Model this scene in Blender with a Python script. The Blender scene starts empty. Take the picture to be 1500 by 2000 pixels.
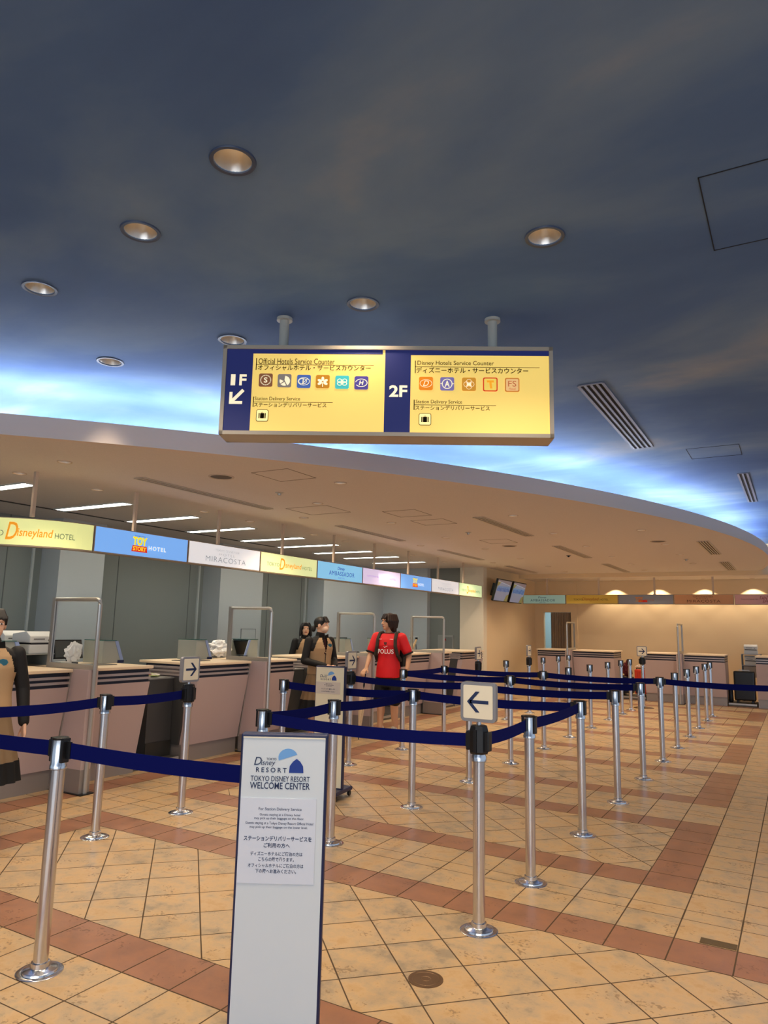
import bpy, bmesh, math, random
from mathutils import Vector, Matrix
random.seed(7)
S = bpy.context.scene
COL = S.collection
PI = math.pi

# ------------------------------------------------------------------ camera, world, light
YAW, TILT, ROLL, EYE = math.radians(30.17), 0.15989, 0.02211, 1.462
def _rz(v):
    c, s = math.cos(YAW), math.sin(YAW)
    return Vector((v[0]*c - v[1]*s, v[0]*s + v[1]*c, v[2]))
Fv = _rz((0, math.cos(TILT), math.sin(TILT)))
U0 = _rz((0, -math.sin(TILT), math.cos(TILT)))
R0 = _rz((1, 0, 0))
Rv = R0*math.cos(ROLL) + U0*math.sin(ROLL)
Uv = U0*math.cos(ROLL) - R0*math.sin(ROLL)
cd = bpy.data.cameras.new('camera')
cam = bpy.data.objects.new('camera', cd); COL.objects.link(cam)
M = Matrix((Rv, Uv, -Fv)).transposed().to_4x4(); M.translation = Vector((0, 0, EYE))
cam.matrix_world = M
cd.sensor_fit = 'VERTICAL'; cd.sensor_height = 24.0; cd.lens = 1387/2000*24.0
cd.clip_start = 0.05
S.camera = cam

S.view_settings.view_transform = 'Standard'
S.view_settings.look = 'None'
S.view_settings.gamma = 1.0
S.view_settings.use_curve_mapping = False
S.view_settings.exposure = 0.0

w = bpy.data.worlds.new('world'); S.world = w; w.use_nodes = True
w.node_tree.nodes['Background'].inputs[0].default_value = (0.62, 0.78, 1.0, 1)
w.node_tree.nodes['Background'].inputs[1].default_value = 0.75

SPOT_MAIN, SPOT_SOFFIT, SPOT_BACK = 62.0, 53.0, 52.0
FLUO, COVE, ASSUMED_DAY = 19.0, 29.0, 240.0
WARM = (1.0, 0.80, 0.58)

def light(name, kind, loc, energy, color, rot=(0, 0, 0), **kw):
    d = bpy.data.lights.new(name, kind); d.energy = energy; d.color = color
    for k, v in kw.items(): setattr(d, k, v)
    o = bpy.data.objects.new(name, d); COL.objects.link(o); o.location = loc; o.rotation_euler = rot
    return o
# cool area light added behind the camera for assumed daylight; no entrance modelled
light('assumed_daylight', 'AREA', (2.0, -6.0, 1.9), ASSUMED_DAY, (0.78, 0.89, 1.0), (math.radians(83), 0, 0),
      shape='RECTANGLE', size=9.0, size_y=2.6)

# ------------------------------------------------------------------ materials
def lin(c):
    return tuple(((x/255/12.92) if x/255 <= 0.04045 else ((x/255+0.055)/1.055)**2.4) for x in c)
MATS = {}
def mat(name, rgb, rough=0.5, metal=0.0, emit=0.0, noise=0.0, nscale=8.0, trans=0.0, bump=0.0, spec=None, ior=1.45, emit_rgb=None):
    if name in MATS: return MATS[name]
    m = bpy.data.materials.new(name); m.use_nodes = True
    nt = m.node_tree; b = nt.nodes['Principled BSDF']
    c = lin(rgb) + (1,)
    b.inputs['Base Color'].default_value = c
    b.inputs['Roughness'].default_value = rough
    b.inputs['Metallic'].default_value = metal
    b.inputs['IOR'].default_value = ior
    if spec is not None: b.inputs['Specular IOR Level'].default_value = spec
    if trans: b.inputs['Transmission Weight'].default_value = trans
    if emit:
        b.inputs['Emission Color'].default_value = (lin(emit_rgb) if emit_rgb else c[:3]) + (1,)
        b.inputs['Emission Strength'].default_value = emit
    if noise or bump:
        tc = nt.nodes.new('ShaderNodeTexCoord'); n = nt.nodes.new('ShaderNodeTexNoise')
        n.inputs['Scale'].default_value = nscale; n.inputs['Detail'].default_value = 4
        nt.links.new(tc.outputs['Object'], n.inputs['Vector'])
        if noise:
            mx = nt.nodes.new('ShaderNodeMix'); mx.data_type = 'RGBA'
            mx.inputs['A'].default_value = tuple(x*(1-noise) for x in c[:3]) + (1,)
            mx.inputs['B'].default_value = tuple(min(1, x*(1+noise)) for x in c[:3]) + (1,)
            nt.links.new(n.outputs['Fac'], mx.inputs['Factor']); nt.links.new(mx.outputs['Result'], b.inputs['Base Color'])
        if bump:
            bp = nt.nodes.new('ShaderNodeBump'); bp.inputs['Strength'].default_value = bump; bp.inputs['Distance'].default_value = 0.01
            nt.links.new(n.outputs['Fac'], bp.inputs['Height']); nt.links.new(bp.outputs['Normal'], b.inputs['Normal'])
    MATS[name] = m
    return m

def ramp(nt, fac, stops):
    r = nt.nodes.new('ShaderNodeValToRGB'); e = r.color_ramp.elements
    e[0].position, e[0].color = stops[0][0], stops[0][1] + (1,)
    e[1].position, e[1].color = stops[-1][0], stops[-1][1] + (1,)
    for p, c in stops[1:-1]:
        x = e.new(p); x.color = c + (1,)
    nt.links.new(fac, r.inputs['Fac'])
    return r.outputs['Color']

def tile_mat(name, stops, pit):
    m = bpy.data.materials.new(name); m.use_nodes = True; nt = m.node_tree; b = nt.nodes['Principled BSDF']
    tc = nt.nodes.new('ShaderNodeTexCoord'); at = nt.nodes.new('ShaderNodeAttribute'); at.attribute_name = 'tint'
    off = nt.nodes.new('ShaderNodeVectorMath'); off.operation = 'MULTIPLY_ADD'
    nt.links.new(at.outputs['Color'], off.inputs[0]); off.inputs[1].default_value = (40, 40, 40)
    nt.links.new(tc.outputs['Object'], off.inputs[2])
    n1 = nt.nodes.new('ShaderNodeTexNoise'); n1.inputs['Scale'].default_value = 7.5; n1.inputs['Detail'].default_value = 6
    n1.inputs['Roughness'].default_value = 0.68
    nt.links.new(off.outputs[0], n1.inputs['Vector'])
    add = nt.nodes.new('ShaderNodeMath'); add.operation = 'MULTIPLY_ADD'
    nt.links.new(at.outputs['Fac'], add.inputs[0]); add.inputs[1].default_value = 0.16; nt.links.new(n1.outputs['Fac'], add.inputs[2])
    base = ramp(nt, add.outputs[0], stops)
    n2 = nt.nodes.new('ShaderNodeTexNoise'); n2.inputs['Scale'].default_value = 60; n2.inputs['Detail'].default_value = 3
    nt.links.new(off.outputs[0], n2.inputs['Vector'])
    n3 = nt.nodes.new('ShaderNodeTexNoise'); n3.inputs['Scale'].default_value = 7; n3.inputs['Detail'].default_value = 2
    nt.links.new(tc.outputs['Object'], n3.inputs['Vector'])
    mm = nt.nodes.new('ShaderNodeMath'); mm.operation = 'MULTIPLY'
    nt.links.new(n2.outputs['Fac'], mm.inputs[0]); nt.links.new(n3.outputs['Fac'], mm.inputs[1])
    pr = ramp(nt, mm.outputs[0], [(0.345, (0, 0, 0)), (0.40, (1, 1, 1))])
    mx = nt.nodes.new('ShaderNodeMix'); mx.data_type = 'RGBA'
    sc = nt.nodes.new('ShaderNodeMath'); sc.operation = 'MULTIPLY'; sc.inputs[1].default_value = 0.72
    nt.links.new(pr, sc.inputs[0]); nt.links.new(sc.outputs[0], mx.inputs['Factor'])
    nt.links.new(base, mx.inputs['A']); mx.inputs['B'].default_value = pit + (1,)
    nt.links.new(mx.outputs['Result'], b.inputs['Base Color'])
    rr = nt.nodes.new('ShaderNodeMapRange'); nt.links.new(n1.outputs['Fac'], rr.inputs['Value'])
    rr.inputs['To Min'].default_value = 0.24; rr.inputs['To Max'].default_value = 0.42
    nt.links.new(rr.outputs['Result'], b.inputs['Roughness'])
    b.inputs['Specular IOR Level'].default_value = 0.5
    MATS[name] = m
    return m
CREAM = tile_mat('cream_tile', [(0.40, (0.33, 0.255, 0.165)), (0.52, (0.49, 0.350, 0.200)), (0.64, (0.58, 0.385, 0.192)), (0.76, (0.53, 0.325, 0.140))], (0.22, 0.14, 0.07))
TERRA = tile_mat('terracotta_tile', [(0.30, (0.22, 0.105, 0.062)), (0.5, (0.30, 0.140, 0.078)), (0.75, (0.37, 0.168, 0.086))], (0.16, 0.07, 0.035))
GROUT = mat('tile_grout', (88, 70, 50), 0.9)

def sky_mat():
    m = bpy.data.materials.new('painted_sky'); m.use_nodes = True; nt = m.node_tree; b = nt.nodes['Principled BSDF']
    tc = nt.nodes.new('ShaderNodeTexCoord'); mp = nt.nodes.new('ShaderNodeMapping')
    mp.inputs['Scale'].default_value = (0.55, 0.95, 1); mp.inputs['Rotation'].default_value = (0, 0, 0.5)
    mp.inputs['Location'].default_value = (3.1, 1.4, 0)
    nt.links.new(tc.outputs['Object'], mp.inputs['Vector'])
    n = nt.nodes.new('ShaderNodeTexNoise'); n.inputs['Scale'].default_value = 0.75; n.inputs['Detail'].default_value = 7
    n.inputs['Roughness'].default_value = 0.52; n.inputs['Distortion'].default_value = 0.35
    nt.links.new(mp.outputs['Vector'], n.inputs['Vector'])
    c = ramp(nt, n.outputs['Fac'], [(0.30, (0.070, 0.136, 0.315)), (0.46, (0.096, 0.178, 0.37)), (0.60, (0.165, 0.258, 0.42)), (0.74, (0.32, 0.36, 0.42))])
    nt.links.new(c, b.inputs['Base Color']); b.inputs['Roughness'].default_value = 0.75
    b.inputs['Specular IOR Level'].default_value = 0.15
    return m
SKY = sky_mat()
SOFFIT = mat('soffit_board', (220, 212, 207), 0.9, noise=0.10, nscale=90)
FASCIA = mat('fascia_paint', (222, 208, 200), 0.7)
BEIGE = mat('beige_wall', (226, 202, 162), 0.8, noise=0.02, nscale=3)
OFFICE = mat('grey_office_wall', (128, 132, 128), 0.7)
OFFCOL = mat('pale_grey_column', (176, 180, 180), 0.7)
OFFDARK = mat('office_dark', (52, 52, 50), 0.8)
WHITEW = mat('pale_office_wall', (190, 196, 198), 0.7)
CHROME = mat('chrome', (212, 212, 214), 0.20, 1.0)
STEEL = mat('brushed_steel', (184, 181, 175), 0.36, 0.7)
BLACK = mat('black_plastic', (18, 18, 20), 0.35)
NAVYBELT = mat('navy_belt', (8, 16, 84), 0.8, spec=0.1)
NAVY = mat('navy_paint', (18, 30, 72), 0.4)
NAVYINK = mat('navy_ink', (24, 44, 84), 0.6)
PANELW = mat('white_sign_face', (212, 218, 220), 0.45)
IVORY = mat('ivory_sign_face', (228, 220, 196), 0.5)
GREYFR = mat('grey_frame', (142, 142, 146), 0.35, 0.3)
PINK = mat('counter_laminate', (190, 170, 167), 0.45)
STRIPE = mat('counter_stripe_dark', (30, 34, 52), 0.4)
STRIPEL = mat('counter_stripe_light', (172, 160, 158), 0.3, 0.3)
TOPM = mat('counter_top', (236, 214, 182), 0.35)
KICK = mat('steel_kickplate', (158, 150, 144), 0.42, 0.45)
DKPANEL = mat('dark_grey_panel', (64, 64, 64), 0.4)
GREYBOX = mat('grey_hood', (150, 156, 150), 0.5)
LITEDGE = mat('lit_edge_tint', (140, 160, 205), 0.4)  # light on the hood's front edge, painted as a blue-grey tone
TEALG = mat('teal_glass_edge', (48, 92, 88), 0.15)
PRINTER = mat('printer_white', (205, 210, 210), 0.45)
GLASS = mat('clear_acrylic', (250, 252, 252), 0.0, trans=1.0, ior=1.02)
ALU = mat('slot_aluminium', (196, 184, 168), 0.5)
DARKSLOT = mat('slot_dark', (28, 26, 26), 0.8)
TRIMW = mat('light_trim', (196, 178, 158), 0.5)
BULB = mat('warm_bulb', (255, 222, 170), 0.5, emit=14.0)
CONE = mat('downlight_cone', (206, 198, 190), 0.28, 0.9)
CEILTRIM = mat('ceiling_reflection_trim', (58, 70, 96), 0.4)  # reflection of the blue ceiling, put into the ring's colour

# ------------------------------------------------------------------ mesh helpers
def obj(name, bm, m, parent=None, smooth=False, loc=None):
    me = bpy.data.meshes.new(name)
    bmesh.ops.recalc_face_normals(bm, faces=bm.faces)
    bm.to_mesh(me); bm.free()
    for x in (m if isinstance(m, (list, tuple)) else [m]): me.materials.append(x)
    if smooth:
        me.shade_smooth(); me.set_sharp_from_angle(angle=math.radians(38))
    o = bpy.data.objects.new(name, me); COL.objects.link(o)
    if parent: o.parent = parent
    if loc: o.location = loc
    return o
def thing(name, label, cat, loc=(0, 0, 0), rotz=0.0, group=None):
    o = bpy.data.objects.new(name, None); COL.objects.link(o)
    o.location = loc; o.rotation_euler = (0, 0, rotz); o.empty_display_size = 0.1
    return tag(o, label, cat, group)
def tag(o, label, cat, group=None):
    o['label'] = label; o['category'] = cat
    if group: o['group'] = group
    return o
def struct(name, bm, m, label=None, smooth=False):
    o = obj(name, bm, m, None, smooth); o['kind'] = 'structure'
    if label: o['label'] = label
    return o
def dup(root, loc, rotz, label, group=None):
    r = root.copy(); COL.objects.link(r); r.location = loc; r.rotation_euler = (0, 0, rotz); r['label'] = label
    if group: r['group'] = group
    for ch in list(root.children):
        c = ch.copy(); COL.objects.link(c); c.parent = r
        for g in list(ch.children):
            d = g.copy(); COL.objects.link(d); d.parent = c
    return r

def B(): return bmesh.new()
def box(bm, x0, x1, y0, y1, z0, z1, mi=0):
    v = [bm.verts.new(p) for p in ((x0,y0,z0),(x1,y0,z0),(x1,y1,z0),(x0,y1,z0),(x0,y0,z1),(x1,y0,z1),(x1,y1,z1),(x0,y1,z1))]
    for f in ((0,3,2,1),(4,5,6,7),(0,1,5,4),(1,2,6,5),(2,3,7,6),(3,0,4,7)):
        bm.faces.new([v[i] for i in f]).material_index = mi
    return bm
def bevel_all(bm, w, seg=2):
    bmesh.ops.bevel(bm, geom=list(bm.edges), offset=w, segments=seg, affect='EDGES', profile=0.7)
    return bm
def prism(bm, poly, axis, a, b, mi=0):
    """extrude a 2-D polygon along axis: 'x' poly=(y,z), 'y' poly=(x,z), 'z' poly=(x,y)"""
    def P(p, t):
        return {'x': (t, p[0], p[1]), 'y': (p[0], t, p[1]), 'z': (p[0], p[1], t)}[axis]
    va = [bm.verts.new(P(p, a)) for p in poly]; vb = [bm.verts.new(P(p, b)) for p in poly]
    n = len(poly)
    bm.faces.new(va).material_index = mi; bm.faces.new(vb[::-1]).material_index = mi
    for i in range(n):
        bm.faces.new((va[i], vb[i], vb[(i+1) % n], va[(i+1) % n])).material_index = mi
    return bm
def lathe(bm, prof, seg=24, cx=0, cy=0, mi=0, cap=True):
    rings = []
    for r, z in prof:
        rings.append([bm.verts.new((cx + r*math.cos(2*PI*i/seg), cy + r*math.sin(2*PI*i/seg), z)) for i in range(seg)])
    for a, b in zip(rings, rings[1:]):
        for i in range(seg):
            bm.faces.new((a[i], a[(i+1) % seg], b[(i+1) % seg], b[i])).material_index = mi
    if cap:
        bm.faces.new(rings[0][::-1]).material_index = mi; bm.faces.new(rings[-1]).material_index = mi
    return bm
def tube(bm, pts, r, seg=10, r2=None, mi=0):
    pts = [Vector(p) for p in pts]; rings = []
    n = len(pts)
    up = Vector((0, 0, 1))
    for i, p in enumerate(pts):
        d = (pts[min(i+1, n-1)] - pts[max(i-1, 0)]).normalized()
        a = d.cross(up if abs(d.z) < 0.95 else Vector((1, 0, 0))).normalized(); b = d.cross(a)
        rr = r if r2 is None else r + (r2-r)*i/(n-1)
        rings.append([bm.verts.new(p + a*rr*math.cos(2*PI*k/seg) + b*rr*math.sin(2*PI*k/seg)) for k in range(seg)])
    for A, C in zip(rings, rings[1:]):
        for k in range(seg):
            bm.faces.new((A[k], A[(k+1) % seg], C[(k+1) % seg], C[k])).material_index = mi
    bm.faces.new(rings[0][::-1]).material_index = mi; bm.faces.new(rings[-1]).material_index = mi
    return bm
def flat(bm, poly, f, mi=0):
    vs = [bm.verts.new(f(*p)) for p in poly]
    bm.faces.new(vs).material_index = mi
    return bm
def circle(cx, cy, rx, ry=None, n=28, a0=0, a1=360, rot=0):
    ry = rx if ry is None else ry
    full = abs(a1-a0) >= 360
    k = n if full else n+1
    out = []
    for i in range(k):
        t = math.radians(a0 + (a1-a0)*i/n)
        x, y = rx*math.cos(t), ry*math.sin(t)
        c, s = math.cos(rot), math.sin(rot)
        out.append((cx + x*c - y*s, cy + x*s + y*c))
    return out
def ring2(bm, cx, cy, rx, ry, t, f, mi=0, n=28, a0=0, a1=360):
    o = circle(cx, cy, rx, ry, n, a0, a1); i = circle(cx, cy, rx-t, ry-t, n, a0, a1)
    m = len(o); full = abs(a1-a0) >= 360
    for k in range(m if full else m-1):
        flat(bm, [o[k], o[(k+1) % m], i[(k+1) % m], i[k]], f, mi)
def rrect(cx, cy, w, h, r, n=5):
    out = []
    for sx, sy, a in ((1, 1, 0), (-1, 1, 90), (-1, -1, 180), (1, -1, 270)):
        for i in range(n+1):
            t = math.radians(a + 90*i/n)
            out.append((cx + sx*(w/2-r) + r*math.cos(t), cy + sy*(h/2-r) + r*math.sin(t)))
    return out
def rect(x0, x1, y0, y1): return [(x0, y0), (x1, y0), (x1, y1), (x0, y1)]
def stroke(bm, a, b, w, f, mi=0):
    d = Vector((b[0]-a[0], b[1]-a[1])).normalized(); nx, ny = -d.y*w/2, d.x*w/2
    flat(bm, [(a[0]+nx, a[1]+ny), (a[0]-nx, a[1]-ny), (b[0]-nx, b[1]-ny), (b[0]+nx, b[1]+ny)], f, mi)
def poly_stroke(bm, pts, w, f, mi=0):
    for a, b in zip(pts, pts[1:]): stroke(bm, a, b, w, f, mi)

_tcache = {}
def glyphs(s, weight=0.0, shear=0.0, spacing=1.0):
    key = (s, weight, shear, spacing)
    if key in _tcache: return _tcache[key]
    cu = bpy.data.curves.new('lettering', 'FONT'); cu.body = s; cu.size = 1.0; cu.offset = weight; cu.shear = shear
    cu.space_character = spacing; cu.resolution_u = 3; cu.fill_mode = 'FRONT'
    o = bpy.data.objects.new('lettering', cu); COL.objects.link(o)
    dg = bpy.context.evaluated_depsgraph_get()
    me = bpy.data.meshes.new_from_object(o.evaluated_get(dg))
    v = [tuple(x.co[:2]) for x in me.vertices]; fs = [tuple(p.vertices) for p in me.polygons]
    bpy.data.objects.remove(o); bpy.data.curves.remove(cu); bpy.data.meshes.remove(me)
    xs = [p[0] for p in v] or [0]; ys = [p[1] for p in v] or [0]
    _tcache[key] = (v, fs, min(xs), max(xs), min(ys), max(ys))
    return _tcache[key]
def text(bm, s, x0, x1, y0, y1, f, mi=0, weight=0.0, shear=0.0, spacing=1.0):
    """fit the string's ink into the box x0..x1, y0..y1 of a surface f(u, v) -> 3-D point"""
    v, fs, a, b, c, d = glyphs(s, weight, shear, spacing)
    if not fs: return
    sx, sy = (x1-x0)/(b-a), (y1-y0)/(d-c)
    vs = [bm.verts.new(f(x0 + (p[0]-a)*sx, y0 + (p[1]-c)*sy)) for p in v]
    for q in fs:
        try: bm.faces.new([vs[i] for i in q]).material_index = mi
        except ValueError: pass
def plane_f(o, ux, vy, n, off):
    o, ux, vy, n = Vector(o), Vector(ux), Vector(vy), Vector(n)
    return lambda u, v: o + ux*u + vy*v + n*off
ORD = ['first', 'second', 'third', 'fourth', 'fifth', 'sixth', 'seventh', 'eighth', 'ninth', 'tenth', 'eleventh', 'twelfth', 'thirteenth']

# ------------------------------------------------------------------ floor: every tile laid out, pattern inside one mesh
TS, X0, Y0, PER = 0.2775, -0.34, 3.68, 2.355
XA, XB, ZF = -14.0, 6.0, 0.0
def clip(poly, x0, x1, y0, y1):
    for ax, lim, sg in ((0, x0, 1), (0, x1, -1), (1, y0, 1), (1, y1, -1)):
        out = []
        for i, p in enumerate(poly):
            q = poly[(i+1) % len(poly)]
            dp, dq = sg*(p[ax]-lim), sg*(q[ax]-lim)
            if dp >= 0: out.append(p)
            if dp*dq < 0:
                t = dp/(dp-dq); out.append((p[0]+(q[0]-p[0])*t, p[1]+(q[1]-p[1])*t))
        poly = out
        if len(poly) < 3: return []
    return poly
def build_floor():
    bm = B(); lay = bm.loops.layers.float_color.new('tint')
    g = 0.0034
    def tile(poly, mi):
        n = len(poly)
        if n < 3: return
        area = 0.5*sum(poly[i][0]*poly[(i+1) % n][1]-poly[(i+1) % n][0]*poly[i][1] for i in range(n))
        if abs(area) < 0.0008: return
        cx = sum(p[0] for p in poly)/n; cy = sum(p[1] for p in poly)/n
        vs = []
        for p in poly:
            d = math.hypot(p[0]-cx, p[1]-cy); k = max(0.5, 1-g*1.4/d)
            vs.append(bm.verts.new((cx+(p[0]-cx)*k, cy+(p[1]-cy)*k, ZF)))
        fc = bm.faces.new(vs); fc.material_index = mi
        if fc.normal.z == 0: fc.normal_update()
        if area < 0: fc.normal_flip()
        c = (random.random(), random.random(), random.random(), 1)
        for l in fc.loops: l[lay] = c
    cols = []
    x = X0
    while x > XA: x -= TS
    while x < XB: cols.append(x); x += TS
    rows_frac = [(0, .277, 'a'), (.277, .552, 'p'), (.552, .69, 'p'), (.69, .965, 'p'), (.965, 1.235, 'b')]
    for k in range(-4, 8):
        yb = Y0 + k*PER
        xl, xr = X0 - 15*TS, X0 - 2*TS        # inner left, inner right of the framed diagonal field
        front = k <= -1
        if front: xr = X0 + 14*TS
        fr_l, fr_r = xl - TS, (xr + TS)
        rows = [(yb+a, yb+b, t) for a, b, t in rows_frac] + [(yb+1.235+i*.28, yb+1.235+(i+1)*.28, 'f') for i in range(4)]
        far = yb > 16
        for (ya, yc, t) in rows:
            for cx in cols:
                xm = cx + TS/2
                right_open = (k <= 0)
                if t == 'f':
                    if xl < xm < xr: continue
                    m = 1 if (fr_l < xm < fr_r and not front) or (front and fr_l < xm < xl) else 0
                elif t == 'a':
                    # lower frame of the plain strip = upper frame of the field before it
                    lim = X0+15*TS if k <= 0 else X0 - TS
                    m = 1 if fr_l < xm < lim else 0
                elif t == 'b':
                    lim = X0+15*TS if front else X0 - TS
                    m = 1 if fr_l < xm < lim else 0
                else: m = 0
                if -5.73 < xm + 0.02 < -5.45 + 0.02 and ya < 15: m = 1
                tile(rect(cx, cx+TS, ya, yc), m)
        # diagonal field
        q = TS*math.sqrt(2); ybase = yb + PER
        s1 = -2.31; s2 = -1.60
        fy0, fy1 = yb+1.235, yb+PER
        for i in range(-60, 60):
            for j in range(-60, 60):
                c1 = s1 + i*q; c2 = s2 + j*q      # x+dy=c1 ; x-dy=c2  (dy = y - ybase)
                def pt(a, b): return ((a+b)/2, ybase + (a-b)/2)
                P = [pt(c1, c2), pt(c1+q, c2), pt(c1+q, c2+q), pt(c1, c2+q)]
                if max(p[1] for p in P) < fy0 or min(p[1] for p in P) > fy1: continue
                if max(p[0] for p in P) < xl or min(p[0] for p in P) > xr: continue
                tile(clip(P, xl, xr, fy0, fy1), 0)
    z = ZF - 0.0012
    vs = [bm.verts.new(p) for p in ((XA, -8, z), (XB, -8, z), (XB, 24, z), (XA, 24, z))]
    bm.faces.new(vs).material_index = 2
    me = bpy.data.meshes.new('floor'); bm.to_mesh(me); bm.free()
    for m in (CREAM, TERRA, GROUT): me.materials.append(m)
    o = bpy.data.objects.new('floor', me); COL.objects.link(o); o['kind'] = 'structure'
    o['label'] = 'cream tiled floor with terracotta bands framing diagonal fields'
build_floor()

# ------------------------------------------------------------------ ceilings and walls
ZC, ZS, ZT = 3.40, 2.83, 2.99
CX, CY, CR = -16.465, 14.415, 16.08
struct('ceiling', box(B(), -10.5, 6.0, -8.0, 24.0, ZC, ZC+0.1), SKY, 'dark blue ceiling painted as an evening sky with clouds')
def arc_pts(r, a0=-72, a1=14, n=150):
    return [(CX + r*math.cos(math.radians(a0+(a1-a0)*i/n)), CY + r*math.sin(math.radians(a0+(a1-a0)*i/n))) for i in range(n+1)]
def arc_slab(name, r0, r1, z0, z1, m, label):
    bm = B(); a = arc_pts(r0); b = arc_pts(r1); n = len(a)
    for i in range(n-1):
        for (p, q, z) in ((a, b, z0), (b, a, z1)):
            pass
        A = [bm.verts.new((*a[i], z0)), bm.verts.new((*a[i+1], z0)), bm.verts.new((*b[i+1], z0)), bm.verts.new((*b[i], z0))]
        Bq = [bm.verts.new((*a[i], z1)), bm.verts.new((*a[i+1], z1)), bm.verts.new((*b[i+1], z1)), bm.verts.new((*b[i], z1))]
        bm.faces.new(A[::-1]); bm.faces.new(Bq)
        bm.faces.new((A[3], A[2], Bq[2], Bq[3])); bm.faces.new((A[1], A[0], Bq[0], Bq[1]))
    bmesh.ops.remove_doubles(bm, verts=bm.verts, dist=1e-5)
    return struct(name, bm, m, label, True)
YBEAM, YBACK, XL = 17.25, 18.5, -9.0
def build_soffit():
    bm = B(); a = [p for p in arc_pts(CR-0.03)]
    pts = [(XL-0.6, p[1]) if p[0] < XL-0.6 else p for p in a]
    pts = [p for p in a if p[0] > XL-0.6 and p[1] < YBEAM]
    poly = [(XL-0.6, pts[0][1])] + pts + [(pts[-1][0], YBEAM), (XL-0.6, YBEAM)]
    prism(bm, poly, 'z', ZS, ZS+0.05)
    return struct('ceiling_soffit', bm, SOFFIT, 'low curved beige soffit over the counters')
build_soffit()
arc_slab('trim_1', CR-0.05, CR, ZS-0.004, ZT, FASCIA, 'curved grey fascia along the soffit edge')
arc_slab('trim_2', CR-4.05, CR-4.0, ZS+0.06, ZC, mat('cove_wall', (150, 176, 205), 0.8), 'back of the lit cove above the soffit')
# cove light: a blue-white light strip lying in the cove behind the fascia
bm = B()
for r0 in (0.5, 1.5, 2.6):
    a = arc_pts(CR-r0); b = arc_pts(CR-r0-0.10)
    for i in range(len(a)-1):
        if a[i][1] > 17.0 or a[i][0] < -9: continue
        bm.faces.new([bm.verts.new((*p, ZS+0.10)) for p in (a[i], a[i+1], b[i+1], b[i])])
cv = obj('cove_light_strip', bm, mat('cove_lamp', (225, 238, 255), 0.5, emit=COVE, emit_rgb=(228, 238, 252)))
tag(cv, 'blue-white light strip hidden in the cove behind the curved fascia', 'light')
# dropped beam, back soffit, back wall
struct('trim_3', box(B(), XL, 5.5, YBEAM, YBEAM+0.02, 2.735, ZC), BEIGE, 'beige beam face above the far counters')
struct('ceiling_back', box(B(), XL, 5.5, YBEAM+0.02, YBACK+0.3, 2.735, 2.80), SOFFIT, 'lower ceiling strip along the far wall')
DX0, DX1, DZ = -5.83, -5.07, 1.955
bm = B()
box(bm, -6.05, DX0, YBACK, YBACK+0.12, 0, 2.735); box(bm, DX1, -4.93, YBACK, YBACK+0.12, 0, 2.735); box(bm, DX0, DX1, YBACK, YBACK+0.12, DZ, 2.735)
box(bm, -4.93, 5.5, YBACK+0.03, YBACK+0.15, 0, 2.735)
struct('wall_back', bm, BEIGE, 'beige far wall behind the counters')
struct('wall_corner', box(B(), -6.25, -6.05, 15.1, YBACK+0.12, 0, ZS), BEIGE, 'beige side wall carrying two screens')
struct('wall_pillar', box(B(), -6.62, -6.05, 14.90, 15.10, 0, ZS), mat('pale_beige', (226, 216, 194), 0.8), 'pale beige end wall at the last counter')
struct('wall_end', box(B(), XL, -6.62, 15.0, 15.12, 0, ZS), OFFICE, 'grey end wall of the service area')
struct('wall_left', box(B(), XL-0.12, XL, -2, 15.1, 0, ZS), OFFICE, 'grey panelled wall behind the service counters')
for i, (ya, yb, w_) in enumerate(((6.10, 6.82, 0), (9.23, 10.36, 1), (12.35, 15.0, 2))):
    bm = B(); box(bm, XL, -8.6, ya, yb, 0, ZS)
    if i == 2: box(bm, -8.6, -7.42, 14.85, 15.0, 0, ZS)
    o = struct('pillar_%d' % (i+1), bm, OFFCOL if i < 2 else WHITEW, ['pale grey column behind the two white printers', 'wider pale grey column with a small hatch', 'pale wall block at the far end of the service area'][i])
bm = B()
for y in (2.6, 4.1, 5.6, 7.4, 8.9, 11.0, 12.1):
    box(bm, XL, XL+0.006, y-0.006, y+0.006, 0, ZS)
struct('trim_4', bm, mat('panel_joint', (100, 103, 100), 0.7), 'thin joints of the grey wall panels')
bm = B()
for ya in (5.98, 9.12, 12.24): box(bm, XL, XL+0.03, ya-0.03, ya, 0, ZS)
struct('trim_5', bm, mat('pale_edge', (190, 194, 190), 0.6), 'pale edge strips beside the columns')
struct('floor_service', box(B(), XL, -6.60, -2, 15.0, -0.05, 0.004), mat('bounce_cut_floor', (58, 58, 60), 0.95, noise=0.2, nscale=60), 'unseen dark floor added behind the service counters to cut bounce light')  # unseen dark floor, added to reduce light bouncing up to the service ceiling
struct('trim_6', box(B(), -8.08, -8.03, 2.0, 10.0, ZS-0.006, ZS), mat('track_dark', (58, 54, 50), 0.7), 'dark track line in the ceiling of the service area')
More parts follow.
